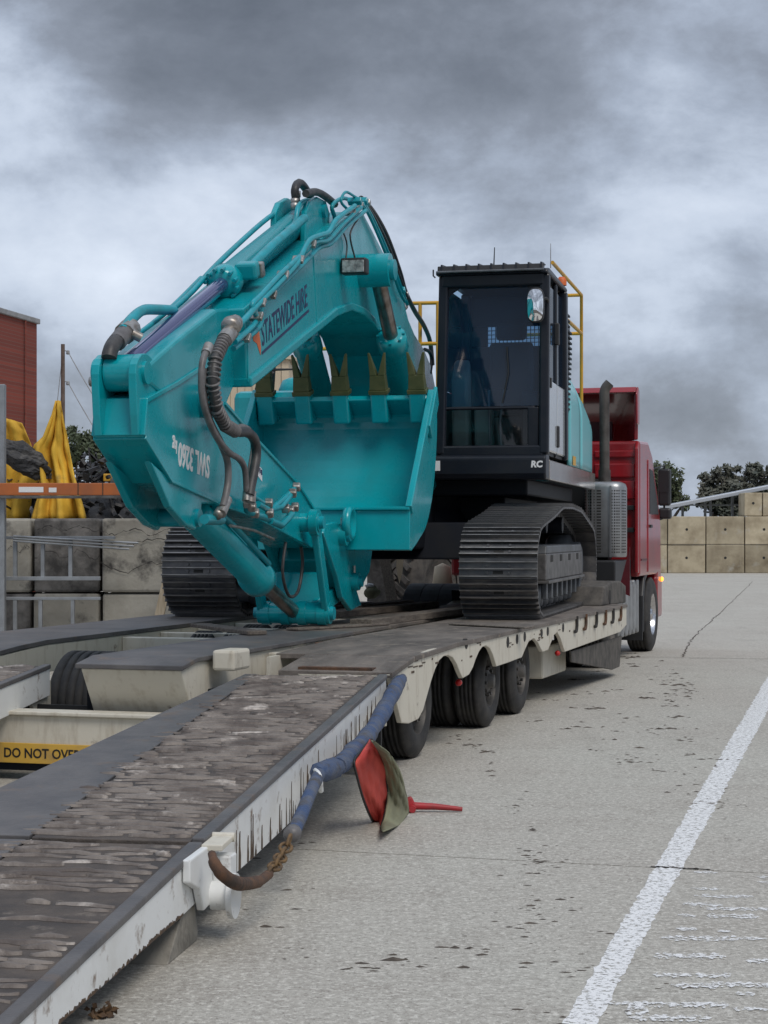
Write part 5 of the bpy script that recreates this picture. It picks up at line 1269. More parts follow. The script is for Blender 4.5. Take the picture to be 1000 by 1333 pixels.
    Cc(MB().prism([(.26,zW+.5),(.34,zW+1.22),(.42,zW+1.22),(.38,zW+.5)], xm-.23, xm+.23), 'seat_back', 'seat_fabric', .04)
    Cc(MB().box(xm-.16,xm+.16,.33,.41,zW+1.24,zW+1.42), 'head_rest', 'seat_fabric', .04)
    Cc(MB().prism([(-.55,zW+.05),(-.60,zW+.78),(-.42,zW+.98),(-.34,zW+.05)], xa+.05, xa+.22), 'console', 'console_grey', .03)
    Cc(MB().prism([(-.45,zW+.06),(-.50,zW+.48),(-.3,zW+.48),(-.3,zW+.06)], xa+.26, xa+.44), 'console', 'console_grey', .03)
    Cc(MB().box(xb-.3,xb-.1,-.4,.2,zW+.1,zW+.65), 'console', 'black_plastic', .03)
    for x in (xm-.06, xm+.05):
        Cc(MB().bar([(x,-.62,zW+.06),(x-.01,-.62,zW+.35),(x+(-.02 if x < xm else .02),-.58,zW+.66)],.014,6), 'travel_lever', 'galvanised')
        Cc(MB().box(x-.08,x+.07,-.595,-.565,zW+.655,zW+.675), 'lever_grip', 'black_plastic', .005)
        Cc(MB().box(x-.05,x+.05,-.72,-.52,zW+.03,zW+.06), 'pedal', 'frame_grey', .005)
    Cc(MB().box(xa+.25,xb-.2,-.32,-.3,zW+.03,zW+.4), 'floor_riser', 'black_plastic')
    Cc(MB().bar([(xm+.1,yC+.035,zW+.50),(xm+.16,yC+.045,zW+.80),(xm+.14,yC+.06,zW+1.05)],.009,6), 'wiper', 'black_plastic')
    # mirror, antennae
    q = E.at(697,397,y=yC-.12); w, h = .085, .17
    m = MB(); n = 28; o = []
    for i in range(n):
        t = 6.283*i/n; c, s_ = math.cos(t), math.sin(t); o.append((q[0]+w*math.copysign(abs(c)**.7,c), yC-.12, q[2]+h*math.copysign(abs(s_)**.55,s_)))
    mi = Cc(m.poly(o, (0,.05,0)), 'mirror', 'mirror_back', .012)
    c = Vector((q[0],yC-.121,q[2])); g = [tuple(c+(Vector(p)-Vector((q[0],yC-.12,q[2])))*.9) for p in o]
    gm = MB(); rg = [[tuple(Vector((c.x,c.y-.02*(1-f*f),c.z))+(Vector(p)-c)*f) for p in g] for f in (1,.75,.5,.25)]
    vs_ = [p for r_ in rg for p in r_]+[(c.x,c.y-.02,c.z)]
    fs = [(j*n+i,j*n+(i+1)%n,(j+1)*n+(i+1)%n,(j+1)*n+i) for j in range(3) for i in range(n)]+[(3*n+i,3*n+(i+1)%n,4*n) for i in range(n)]
    part(gm.add(vs_, fs, True), 'mirror_glass', 'mirror_glass', mi)
    Cc(MB().tube([(q[0]+.05,yC-.08,q[2]+.05),(xb+.03,yC-.05,q[2]+.07),(xb+.04,yC+.03,q[2]+.05)],.016,6), 'mirror_arm', 'black_plastic')
    a0, a1 = E.at(643,349,y=0), E.at(644,322,y=0); Cc(MB().bar([a0,a1],[.008,.005],5), 'antenna', 'black_plastic')
    a0, a1 = E.at(717,349,y=.5), E.at(717,317,y=.5); Cc(MB().bar([a0,a1],[.006,.003],5), 'antenna', 'fitting_zinc')
    Cc(MB().bar([(xa-.05,yC,zR-.02),(xa-.07,yC,zR-.0),(xa-.07,yC,zR+.06)],.008,5), 'aerial_stub', 'black_plastic')
    Cc(MB().lathe((xb-.0,yB-.1,zR+.06),(0,0,1),[(0,.05),(.06,.05),(.09,.03),(.09,0)],12), 'beacon', 'print_orange')
    # black intake screen behind the cab
    l0 = yB+.08
    part_(MB().prism([(l0,zs+.45),(l0,zR-.15),(l0+.5,zR-.30),(l0+.5,zs+1.15),(l0+.25,zs+.45)], xs-.12, xs-.03), 'intake_panel', 'black_paint', .02)
    m = MB()
    for k in range(19):
        z = zs+.55+k*.055; y1 = l0+.47 if z > zs+1.15 else l0+.25+.22*(z-zs-.45)/.7
        if z > zR-.36: y1 = l0+.3
        m.prism([(l0+.04,z),(l0+.04,z+.02),(y1,z+.02),(y1,z)], xs-.031, xs-.005)
    part_(m, 'intake_louvre', 'frame_black')
    part_(MB().box(xs-.14,xs-.02,l0-.035,l0-.005,zs+.02,zR-.05), 'corner_post', 'black_plastic', .01)
    # ------------------------------------------------------------- yellow handrails
    def rail(pts, n='handrail', r_=.021): return part_(MB().bar(pts, r_, 8), n, 'yellow_paint')
    xr = 1.45; 
    tpt = P(757,384,xr); bpt = P(756,500,xr)
    rail([(xr,tpt[1],2.85),(xr,tpt[1],tpt[2]),(xr,l0+.1,tpt[2])]); mid = P(757,434,xr)
    rail([(xr,tpt[1],mid[2]),(xr,l0+.1,mid[2])]); 
    rail([(xr,tpt[1],tpt[2]),(.75,tpt[1]+.02,tpt[2])]); rail([(xr,tpt[1],mid[2]),(.75,tpt[1]+.02,mid[2])])
    part_(MB().box(xr-.06,xr+.06,tpt[1]-.12,tpt[1]+.12,2.80,2.90), 'rail_base', 'yellow_paint', .01)
    yl = 1.1; g = lambda a, b: E.at(a,b,y=yl)
    rail([g(528,395),g(575,394)]); rail([g(528,448),g(575,447)]); rail([g(547,395),(g(547,395)[0],yl,2.9)]); rail([g(570,395),(g(570,395)[0],yl,2.9)])
    rail([g(397,455),(g(397,455)[0],yl,2.7)]); rail([g(444,455),(g(444,455)[0],yl,2.7)]); rail([g(397,455),g(450,453)])
    # ------------------------------------------------------------- boom
    XB = .26
    bm = node('boom', ex); Bp = lambda mb, n, m, b=0: part(mb, n, m, bm, b)
    up = [(318,402),(345,379),(380,346),(410,318),(440,292),(456,280),(466,275)]
    rearE = [(474,279),(484,298),(500,330),(513,357),(522,377),(532,416),(540,435),(553,456),(562,478),(568,510),(570,560),(568,600)]
    lowr = [(518,600),(512,540),(508,500),(503,460),(495,435),(484,417),(471,405),(455,399),(436,406),(420,419),(390,443),(355,472),(323,498)]
    B_ = pr(up+rearE+lowr, XB)
    Bp(MB().prism(B_, -XB, XB), 'boom_body', 'teal_paint', .012)
    lo = pr(lowr, XB); n = len(lo); off = []
    for i in range(n):
        a, b = Vector(lo[max(i-1,0)]), Vector(lo[min(i+1,n-1)]); d = (b-a).normalized(); nr = Vector((-d.y, d.x))
        off.append((Vector(lo[i])+nr*.035, Vector(lo[i])-nr*.035))
    test = off[7][0]; 
    m = MB(); ribbon = [tuple(o[0]) for o in off]+[tuple(o[1]) for o in off[::-1]]
    m.prism(ribbon, -XB-.028, XB+.028); Bp(m, 'lower_flange', 'teal_paint', .014)
    # weld line plates on the side
    for a in (((321,404),(323,497)),((407,322),(413,425))):
        p, q = P(*a[0],XB), P(*a[1],XB); Bp(MB().tube([(XB+.001,p[1],p[2]),(XB+.001,q[1],q[2])],.007,6,False), 'weld_seam', 'teal_paint')
    # nose casting between the arm cheeks
    XN = .155
    Bp(MB().prism(pr([(214,474),(250,442),(300,402),(322,400),(326,496),(312,530),(285,548),(250,530),(217,500)], XN+.1), -XN, XN), 'boom_nose', 'teal_paint', .02)
    p = P(272,522,.2); Bp(MB().cyl((-.30,p[1],p[2]),(.27,p[1],p[2]),.11,n=24), 'nose_pin', 'teal_pipe', .008)
    # top lugs for the arm cylinder
    for s in (-1, 1):
        Bp(MB().prism(pr([(398,322),(399,275),(404,262),(414,256),(425,262),(430,278),(428,303),(420,318)], .15), *sorted((s*.10,s*.15))), 'cylinder_lug', 'teal_paint', .012)
    p = P(413,275,.1); Bp(MB().cyl((-.18,p[1],p[2]),(.18,p[1],p[2]),.055,n=18), 'lug_pin', 'teal_pipe', .004)
    Bp(MB().prism(pr([(340,374),(345,338),(382,338),(386,346)], XB), -XB-.03, -XB-.0), 'bracket_plate', 'teal_paint', .01) if False else None
    # lettering
    o, e_ = P(341,451,XB), P(401,397,XB); d = Vector((0,e_[1]-o[1],e_[2]-o[2])); up_ = Vector((0,-d.z,d.y))
    tx = text('STATEWIDE HIRE', 'boom_lettering', 'print_navy', bm, (XB+.001,o[1],o[2]), d, up_, .235, OG, .002, .22)
    w_ = max(v.co.y for v in tx.data.vertices)-min(v.co.y for v in tx.data.vertices); k = d.length/( (max((Vector((0,v.co.y,v.co.z))).dot(d.normalized()) for v in tx.data.vertices)-min((Vector((0,v.co.y,v.co.z))).dot(d.normalized()) for v in tx.data.vertices)))
    base = Vector((0,o[1]-OG[1],o[2]-OG[2])); dn = d.normalized()
    for v in tx.data.vertices:
        r_ = Vector((0,v.co.y,v.co.z))-base; a = r_.dot(dn); r2 = r_-dn*a; nv = base+dn*(a*k)+r2; v.co.y, v.co.z = nv.y, nv.z
    un = up_.normalized()
    def lp(a, b): q = Vector(o)+dn*a+un*b; return (XB+.001, q.y, q.z)
    L_ = d.length
    Bp(MB().poly([lp(-.02,-.055),lp(L_+.01,-.055),lp(L_+.01,-.035),lp(-.02,-.035)], (.0015,0,0)), 'lettering_rule', 'print_navy')
    Bp(MB().poly([lp(-.16,.23),lp(-.04,.21),lp(-.03,.0),lp(-.06,-.05),lp(-.12,.05),lp(-.20,.09),lp(-.19,.18)], (.0015,0,0)), 'state_emblem', 'print_orange')
    # work lamp
    q = P(462,347,XB+.12); lm = Bp(MB().obox((XB+.12,q[1],q[2]), .22,.12,.135,(1,0,0),(0,1,0)), 'work_lamp', 'black_plastic', .015)
    part(MB().obox((XB+.12,q[1]-.064,q[2]-.005), .185,.012,.10,(1,0,0),(0,1,0)), 'lens', 'lens', lm, .004)
    Bp(MB().tube([P(462,335,XB+.06),P(456,305,XB+.05),P(466,285,XB+.05)],.008,5), 'lamp_cable', 'hose_rubber')
    Bp(MB().tube([P(447,355,XB+.03),P(452,320,XB+.02),P(444,296,XB+.02)],.007,5), 'lamp_cable', 'hose_rubber')
    # steel pipes on the side
    pipes = [([(304,430),(322,412),(338,394),(362,370),(385,345),(396,325),(404,312),(418,306),(428,302),(438,286),(462,268)],.34,.022),
             ([(306,445),(334,418),(328,398),(340,384),(366,356),(390,334),(400,322),(412,315),(428,312),(446,292),(470,270)],.33,.020),
             ([(304,454),(338,425),(340,403),(352,386),(378,360),(402,336),(416,322),(432,316),(452,294),(476,274)],.31,.020),
             ([(206,404),(222,404),(250,380),(275,352),(310,318),(350,283),(384,262)],-.13,.020),
             ([(160,430),(172,415),(186,404),(204,403),(226,404)],-.05,.034),
             ([(176,438),(200,420),(228,396),(262,362)],-.19,.018),
             ([(372,300),(384,290),(388,270),(396,262),(404,262)],.10,.022),
             ([(430,300),(436,285),(432,270),(438,262),(448,258),(458,262)],.2,.018),
             ([(452,272),(444,262),(450,250),(462,256),(472,262)],.3,.012)]
    for pts_, x, r_ in pipes: Bp(MB().tube([P(a,b,x) for a,b in pts_], r_, 8, True, 4), 'steel_pipe', 'teal_pipe')
    for a, b, x in ((338,394,.33),(334,412,.33),(368,358,.32),(388,338,.33),(404,318,.33),(352,384,.32),(456,276,.3),(466,268,.3),(318,440,.32)):
        q = P(a,b,x); Bp(MB().obox(q,.09,.075,.03,(1,0,0),(0,1,1)), 'pipe_clamp', 'fitting_zinc', .006)
    # rubber lines over the shoulder
    hoses = [([(468,262),(478,275),(492,305),(506,340),(520,378),(527,392)],.30,.016,'teal_pipe'),([(472,262),(484,282),(498,312),(512,346),(524,380),(530,396)],.22,.018,'teal_pipe'),
             ([(476,266),(490,288),(506,322),(520,360),(530,388)],.10,.020,'hose_rubber'),([(470,258),(486,276),(504,308),(520,352),(528,380),(540,405),(552,424),(560,445),(563,475)],.02,.026,'hose_rubber'),
             ([(528,388),(530,398),(527,402),(525,394)],.2,.014,'fitting_zinc'),([(553,455),(559,458),(562,468),(560,486)],.25,.02,'hose_rubber'),
             ([(386,263),(384,247),(389,238),(396,243),(404,256)],.02,.034,'hose_rubber'),([(398,252),(412,250),(424,256),(436,266)],.16,.032,'hose_rubber')]
    for pts_, x, r_, m_ in hoses: Bp(MB().tube([P(a,b,x) for a,b in pts_], r_, 8), 'hose', m_)
    for a, b, x in ((386,252,.02),(384,262,.02),(384,268,.04)): Bp(MB().lathe(Vector(P(a,b,x))-Vector((0,0,.03)),(0,0,1),[(0,0),(0,.036),(.05,.036),(.06,0)],8), 'fitting', 'fitting_zinc')
    for a, b, x in ((466,268,.25),(470,262,.2),(462,262,.3),(474,264,.1),(520,378,.15),(524,384,.05)):
        Bp(MB().obox(P(a,b,x),.12,.05,.06,(1,0,0),(0,.5,1)), 'pipe_clamp', 'teal_pipe' if x > .12 else 'fitting_zinc', .008)
    # boom cylinders
    for s in (1, -1):
        x = s*.40; cy = node('boom_cylinder', ex); Cy = lambda mb, n, m, b=0: part(mb, n, m, cy, b)
        a, b, c = P(490,352,.40), P(509,438,.40), P(543,590,.40)
        f = lambda p: (x, p[1], p[2])
        Cy(MB().cyl(f(a), f(b), .068, n=20), 'rod', 'dull_rod')
        Cy(MB().lathe(f(b), Vector(f(c))-Vector(f(b)), [(-.02,0),(-.02,.10),(0,.135),(.05,.14),(.14,.14),(.16,.125),(2.0,.125),(2.0,0)], 24), 'barrel', 'teal_paint')
        Cy(MB().cyl((x-s*.145,a[1],a[2]),(x+s*.13,a[1],a[2]),.145,n=26), 'rod_eye', 'teal_paint', .015)
        Cy(MB().cyl((x+s*.13,a[1],a[2]),(x+s*.17,a[1],a[2]),.09,n=20), 'pin_cap', 'teal_pipe', .006)
        for k in range(8):
            t = 6.283*k/8; d_ = (Vector(f(c))-Vector(f(b))).normalized(); u_ = d_.orthogonal().normalized(); w_ = d_.cross(u_); q = Vector(f(b))+(u_*math.cos(t)+w_*math.sin(t))*.118
            Cy(MB().cyl(q-d_*.03,q+d_*.01,.014,n=6), 'bolt', 'teal_pipe')
    # arm cylinder along the top
    cy = node('arm_cylinder', ex); Cy = lambda mb, n, m, b=0: part(mb, n, m, cy, b)
    a, b, c = Vector(P(158,480,0)), Vector(P(289,370,0)), Vector(P(404,275,0)); d = (c-b).normalized()
    Cy(MB().cyl(a, b, .056, n=24), 'rod', 'navy_rod')
    Cy(MB().lathe(b, d, [(-.03,0),(-.03,.085),(0,.115),(.06,.125),(.12,.125),(.16,.103),((c-b).length-.05,.103),((c-b).length+.02,.06),((c-b).length+.02,0)], 28), 'barrel', 'teal_paint')
    u_ = d.orthogonal().normalized(); w_ = d.cross(u_)
    for k in range(12):
        t = 6.283*k/12; q = b+(u_*math.cos(t)+w_*math.sin(t))*.112; Cy(MB().cyl(q-d*.045,q+d*.02,.014,n=6), 'bolt', 'teal_pipe')
    q = Vector(P(322,352,.14)); Cy(MB().obox(q,.12,.16,.12,d,(1,0,0)), 'port_block', 'teal_paint', .02)
    Cy(MB().obox(q+d*.10+Vector((.03,0,-.02)),.08,.13,.11,d,(1,0,0)), 'port_flange', 'fitting_zinc', .012)
    Cy(MB().tube([q+d*.12,P(352,322,.17),P(380,298,.18),P(396,284,.16)],.036,8), 'oil_pipe', 'teal_pipe')
    # ------------------------------------------------------------- arm
    XA = .158; XL = .142
    am = node('arm', ex); Ap = lambda mb, n, m, b=0: part(mb, n, m, am, b)
    body = [(187,568),(190,521),(229,500),(256,482),(285,512),(293,527),(332,572),(388,632),(416,677),(432,690),(436,702),(428,715),(400,712),(330,672),(295,659),(223,626)]
    Ap(MB().prism(pr(body, XA), -XA, XA), 'arm_body', 'teal_paint', .006)
    # raised flanges: front, upper edge and lower edge
    def flange(pts, w, x, name='flange'):
        q = [Vector(v) for v in pr(pts, XA)]; l, r_ = [], []
        for i in range(len(q)):
            d_ = (q[min(i+1,len(q)-1)]-q[max(i-1,0)]).normalized(); nr = Vector((-d_.y,d_.x)); l.append(tuple(q[i]+nr*w/2)); r_.append(tuple(q[i]-nr*w/2))
        Ap(MB().prism(l+r_[::-1], -x, x), name, 'teal_paint', .005)
    flange([(187,567),(190.5,521),(229,500),(258,481)], .03, XA+.012)
    flange([(292,525),(332,571),(388,631),(416,676)], .025, XA+.015)
    flange([(188,569),(223,626),(295,659),(330,672),(405,711)], .025, XA+.012)
    # lugs for the arm cylinder rod
    lug = [(181,567),(179,540),(177.5,505),(177,486),(178,474),(181,466),(185,461),(190,460),(195,463),(200,469),(206,480),(218,489),(236,494),(229,503),(195,522)]
    for s in (-1, 1): Ap(MB().prism(pr(lug, XL), *sorted((s*(XL-.05), s*XL))), 'rod_lug', 'teal_paint', .006)
    p = P(189,485,XL)
    Ap(MB().cyl((-XL+.055,p[1],p[2]),(XL-.055,p[1],p[2]),.112,n=28), 'rod_eye', 'teal_paint', .008)
    Ap(MB().cyl((XL-.01,p[1],p[2]),(XL+.02,p[1],p[2]),.07,n=24), 'pin_cap', 'teal_paint', .008)
    Ap(MB().cyl((-XL-.03,p[1],p[2]),(-XL+.01,p[1],p[2]),.09,n=24), 'pin_cap', 'teal_paint', .01)
    Ap(MB().cyl((-XL-.06,p[1]-.02,p[2]-.05),(-XL-.02,p[1]-.02,p[2]-.05),.03,n=8), 'grease_fitting', 'fitting_zinc')
    # bracket for the bucket cylinder under the arm
    br = [(215,612),(223,626),(262,645),(290,659),(266,656),(262,664),(262,680),(256,690),(244,686),(228,668),(205,640)]
    for s in (-1, 1): Ap(MB().prism(pr([(196,600),(223,624),(262,643),(285,655),(263,656),(262,680),(255,690),(243,684),(222,660)], .15), *sorted((s*.10,s*.15))), 'cylinder_bracket', 'teal_paint', .012)
    p = P(257,674,.15); Ap(MB().cyl((-.17,p[1],p[2]),(.17,p[1],p[2]),.06,n=18), 'bracket_pin', 'teal_pipe', .005)
    q = [P(176,604,0.1),P(204,604,.1)]
    # arm lettering, upside down because the arm is folded
    o, e_ = P(273,601,XA), P(226,573,XA); o2 = P(276,590,XA)
    st, en = Vector(P(273,595,XA)), Vector(P(232.5,576.5,XA))    # baseline runs along the top as the text hangs upside down
    d = Vector((0,en.y-st.y,en.z-st.z)); upv = Vector((0,-d.z,d.y))
    if upv.z > 0: upv = -upv
    def fit_text(body_, st_, d_, upv_, size, bold):
        t_ = text(body_, 'capacity_lettering', 'print_white', am, (XA+.001,st_.y,st_.z), d_, upv_, size, OG, bold)
        base = Vector((0,st_.y-OG[1],st_.z-OG[2])); dn_ = d_.normalized()
        al = [(Vector((0,v.co.y,v.co.z))-base).dot(dn_) for v in t_.data.vertices]; k_ = d_.length/(max(al)-min(al))
        for v in t_.data.vertices:
            r_ = Vector((0,v.co.y,v.co.z))-base; a_ = r_.dot(dn_); nv = base+dn_*((a_-min(al))*k_)+(r_-dn_*a_); v.co.y, v.co.z = nv.y, nv.z
    fit_text('SWL 3260', st, d, upv, .205, .006)
    st2, en2 = Vector(P(230.5,574.5,XA)), Vector(P(224.5,571.7,XA)); fit_text('kg', st2, Vector((0,en2.y-st2.y,en2.z-st2.z)), upv, .115, .003)
    lbp = [P(334,603,XA),P(341,611,XA),P(341,627,XA),P(334,617,XA)]
    lab = Ap(MB().poly([(XA+.0005,q_[1],q_[2]) for q_ in lbp], (.002,0,0)), 'white_decal', 'print_white')
    m = MB()
    for k in range(3):
        a_, b_ = Vector(P(335.5+2*k,607+2.2*k,XA)), Vector(P(335.8+2*k,614+2.2*k,XA)); m.bar([(XA+.003,a_.y,a_.z),(XA+.003,b_.y,b_.z)],.008,4)
    part(m, 'decal_mark', 'print_navy', lab)
    # arm tip boss, link pin bosses
    p = P(424,698,XA); Ap(MB().cyl((-.27,p[1],p[2]),(.24,p[1],p[2]),.10,n=26), 'tip_boss', 'teal_paint', .01)
    p = P(407,680,.25); Ap(MB().cyl((-.30,p[1],p[2]),(.31,p[1],p[2]),.075,n=24), 'link_boss', 'teal_paint', .008)
    Ap(MB().cyl((.31,p[1],p[2]),(.345,p[1],p[2]),.05,n=20), 'pin_cap', 'teal_pipe', .006)
    # bucket cylinder below
    cy = node('bucket_cylinder', ex); Cy = lambda mb, n, m, b=0: part(mb, n, m, cy, b)
    a, b, c = Vector(P(252,668,0)), Vector(P(338,756,0)), Vector(P(383,797,0)); d = (b-a).normalized()
    Cy(MB().lathe(a, d, [(0,0),(0,.09),(.05,.112),((b-a).length-.16,.112),((b-a).length-.15,.135),((b-a).length-.04,.14),((b-a).length,.11),((b-a).length,0)], 28), 'barrel', 'teal_paint')
    Cy(MB().cyl(b-d*.02, c, .058, n=20), 'rod', 'dull_rod')
    Cy(MB().tube([a+d*.15+Vector((.10,0,.08)), a+d*.6+Vector((.11,0,.09)), b-d*.1+Vector((.10,0,.10))],.022,7), 'oil_pipe', 'teal_pipe')
    Cy(MB().obox(b-d*.12+Vector((.04,-.02,.12)),.20,.08,.06,d,(1,0,0)), 'port_block', 'teal_paint', .01)
    # links
    lk = node('bucket_link', ex); Lp = lambda mb, n, m, b=0: part(mb, n, m, lk, b)
    zmin = ZD+.08
    pl = P(384,798,0.0); low = (pl[1], max(pl[2], zmin+.012))
    Lp(MB().cyl((-.30,*low),(.30,*low),.088,n=24), 'lower_tube', 'teal_paint', .008)
    for x in (-.235,-.07,.07,.235): Lp(MB().cyl((x-.035,*low),(x+.035,*low),.098,n=24), 'tube_boss', 'teal_paint', .006)
    Lp(MB().cyl((-.34,*low),(-.30,*low),.045,n=12), 'pin_cap', 'teal_pipe', .006); Lp(MB().cyl((.30,*low),(.33,*low),.055,n=16), 'pin_cap', 'teal_pipe', .006)
    hp = P(407,680,.25)[1:]
    for x in (-.27, .27):
        dv = Vector((0,low[0]-hp[0],low[1]-hp[1])); cpt = Vector((x,(low[0]+hp[0])/2,(low[1]+hp[1])/2))
        Lp(MB().obox(cpt, dv.length, .055, .13, dv, (1,0,0)), 'idler_link', 'teal_paint', .012)
        Lp(MB().cyl((x-.032,*hp),(x+.032,*hp),.105,n=24), 'link_eye', 'teal_paint', .008)
    hb = P(463,760,.2)[1:]
    dv = Vector((0,hb[0]-low[0],hb[1]-low[1]))
    for x in (-.17,.17): Lp(MB().obox((x,(low[0]+hb[0])/2,(low[1]+hb[1])/2+.03), dv.length, .06, .15, dv, (1,0,0)), 'tipping_link', 'teal_paint', .012)
    Lp(MB().prism([(low[0]+.06,low[1]+.02),(low[0]+.12,low[1]+.33),(low[0]+.18,low[1]+.33),(low[0]+.30,low[1]+.02)], -.2, .2), 'link_plate', 'teal_paint', .015)
    for x0 in (-.1,.12): Lp(MB().tube([P(372,706,x0),P(368,745,x0),P(376,775,x0),P(388,770,x0),P(394,735,x0),P(392,712,x0)],.013,6), 'hose', 'hose_rubber')
    # ------------------------------------------------------------- quick hitch
    qh = node('quick_hitch', ex); Hp = lambda mb, n, m, b=0: part(mb, n, m, qh, b)
    XH = .27
    pl_ = [(438,679),(447,684),(452,696),(454,720),(462,744),(465,768),(471,788),(458,795),(446,778),(440,752),(430,722),(421,694),(424,682)]
    for s in (-1, 1): Hp(MB().prism(pr(pl_, XH), *sorted((s*(XH-.05), s*XH))), 'side_plate', 'teal_paint', .012)
    Hp(MB().prism(pr([(440,700),(455,715),(462,750),(455,775),(446,765),(436,730)], XH), -XH+.05, XH-.05), 'hitch_body', 'teal_paint', .015)
    for a, b, r_ in ((443,697,.085),(459,757,.075)):
        p = P(a,b,XH); Hp(MB().cyl((-XH-.05,p[1],p[2]),(XH+.06,p[1],p[2]),r_,n=24), 'pin_boss', 'teal_paint', .01)
        Hp(MB().cyl((XH+.06,p[1],p[2]),(XH+.09,p[1],p[2]),r_*.6,n=18), 'pin_cap', 'teal_pipe', .006)
        Hp(MB().cyl((XH+.02,p[1]-.02,p[2]+r_),(XH+.02,p[1]-.02,p[2]+r_+.06),.012,n=8), 'lock_bolt', 'fitting_zinc')
    # ------------------------------------------------------------- bucket
    bk = node('bucket', ex); K = lambda mb, n, m, b=0: part(mb, n, m, bk, b)
    BW = .82
    lip = yz(562,516,BW); bot = yz(534,664,BW); bb = yz(534,719,BW); rl = yz(569,509,BW)
    rr = yz(561,671,BW-.06)
    lip_l = lip
    # outer shell profile from the lip round the back to the hitch side
    sh = [lip]+[yz(*q_,BW) for q_ in ((569,540),(568,590),(564,640),(556,682),(545,704),(536,717))]+[(bot[0]-.02,bb[1]+.02), bot]
    def smooth2(p, sub=5):
        Q = []
        for i in range(len(p)-1):
            p0, p1, p2, p3 = [Vector((*p[k],0)) for k in (max(i-1,0), i, i+1, min(i+2,len(p)-1))]
            for k in range(sub):
                t = k/sub; v = 0.5*((2*p1)+(-p0+p2)*t+(2*p0-5*p1+4*p2-p3)*t*t+(-p0+3*p1-3*p2+p3)*t**3); Q.append((v.x,v.y))
        return Q+[p[-1]]
    shs = smooth2(sh[:7])+[sh[7],sh[8]]
    cen = Vector((sum(p[0] for p in shs)/len(shs), sum(p[1] for p in shs)/len(shs)))
    inner = []
    for i in range(len(shs)):
        d_ = (Vector(shs[min(i+1,len(shs)-1)])-Vector(shs[max(i-1,0)])).normalized(); nr = Vector((-d_.y,d_.x))
        if nr.dot(cen-Vector(shs[i])) < 0: nr = -nr
        inner.append(tuple(Vector(shs[i])+nr*.035))
    K(MB().prism(shs+inner[::-1], -BW+.02, BW-.02), 'shell', 'teal_paint', .006)
    side = shs[:]
    for s in (-1, 1):
        K(MB().prism(side, *sorted((s*(BW-.03), s*BW))), 'side_wall', 'teal_paint', .006)
        fr = [Vector(bot), Vector(lip)+ (Vector(lip)-Vector(bot)).normalized()*.05]; d_ = (fr[1]-fr[0]).normalized(); nr = Vector((-d_.y,d_.x))
        K(MB().prism([tuple(fr[0]+nr*.05),tuple(fr[1]+nr*.04),tuple(fr[1]-nr*.06),tuple(fr[0]-nr*.05)], *sorted((s*(BW-.035), s*(BW+.02)))), 'side_cutter', 'teal_paint', .008)
        K(MB().prism([tuple(fr[1]-nr*.0-d_*.42),tuple(fr[1]-d_*.42+nr*(-.16)),tuple(fr[1]-nr*.16+d_*.02),tuple(fr[1]+d_*.08+nr*.0)], *sorted((s*(BW+.0), s*(BW+.035)))), 'ear_plate', 'teal_paint', .008)
    # lip plate and inner wear line
    dl = (Vector(lip)-Vector(shs[1])).normalized(); nl = Vector((-dl.y,dl.x))
    if nl.dot(cen-Vector(lip)) < 0: nl = -nl
    L0 = Vector(lip)
    K(MB().prism([tuple(L0+dl*.04),tuple(L0+dl*.04+nl*.05),tuple(L0-dl*.34+nl*.05),tuple(L0-dl*.34)], -BW+.035, BW-.035), 'lip_plate', 'teal_paint', .012)
    K(MB().prism([tuple(Vector(bot)+Vector((-.03,.0))),tuple(Vector(bot)+Vector((-.03,.03))),tuple(Vector(bot)+Vector((.06,.03))),tuple(Vector(bot)+Vector((.06,-.0)))], -BW+.0, BW+.0), 'hitch_lip', 'teal_paint', .008)
    # ears to the hitch
    ear = pr([(447,664),(462,668),(482,690),(482,730),(470,765),(455,765),(445,720)], .3)
    for s in (-1, 1): K(MB().prism(pr([(448,668),(470,672),(486,700),(480,745),(468,768),(455,768),(440,700)], .2), *sorted((s*.16, s*.21))), 'hitch_ear', 'teal_paint', .012)
    # the round cover beside the hitch
    p = P(454,681,.33); K(MB().lathe((.30,p[1],p[2]),(1,0,0),[(0,.0),(0,.13),(.02,.145),(.05,.145),(.07,.13),(.07,.10),(.05,.09),(.05,.0)],28), 'pin_ring', 'teal_paint')
    # teeth: shank, two-pronged tip, retaining pin
    d3 = lambda v: Vector((0,v.x,v.y)); D = Vector((0,-.30,.95)).normalized(); Nn = Vector((1,0,0)).cross(D)
    for k in range(5):
        x = -.70+.35*k; b0 = Vector((x, L0.x, L0.y)) + d3(nl)*.02
        K(MB().obox(b0-D*.06-Nn*.0, .30, .15, .115, D, (1,0,0)), 'tooth_shank', 'teal_paint', .018)
        K(MB().obox(b0+d3(nl)*.045-d3(dl)*.16, .26, .13, .03, d3(dl), (1,0,0)), 'shank_leg', 'teal_paint', .012)
        tn = node('bucket_tooth', bk)
        m = MB()
        def frustum(z0, z1, xa0, xb0, ta, xa1, xb1, tb):
            q = [b0+Vector((xx,0,0))+D*z+Nn*n_ for z, (xa_,xb_), th in ((z0,(xa0,xb0),ta),(z1,(xa1,xb1),tb)) for xx, n_ in ((xa_,-th),(xb_,-th),(xb_,th),(xa_,th))]
            m.add(q, [(3,2,1,0),(4,5,6,7),(0,1,5,4),(1,2,6,5),(2,3,7,6),(3,0,4,7)])
        frustum(.05,.09,-.085,.085,.062,-.088,.088,.062); frustum(.09,.22,-.075,.075,.055,-.068,.068,.042)
        frustum(.22,.42,-.068,-.004,.042,-.082,-.062,.010); frustum(.22,.42,.004,.068,.042,.062,.082,.010)
        part(m, 'tooth_tip', 'tooth_green', tn, .006)
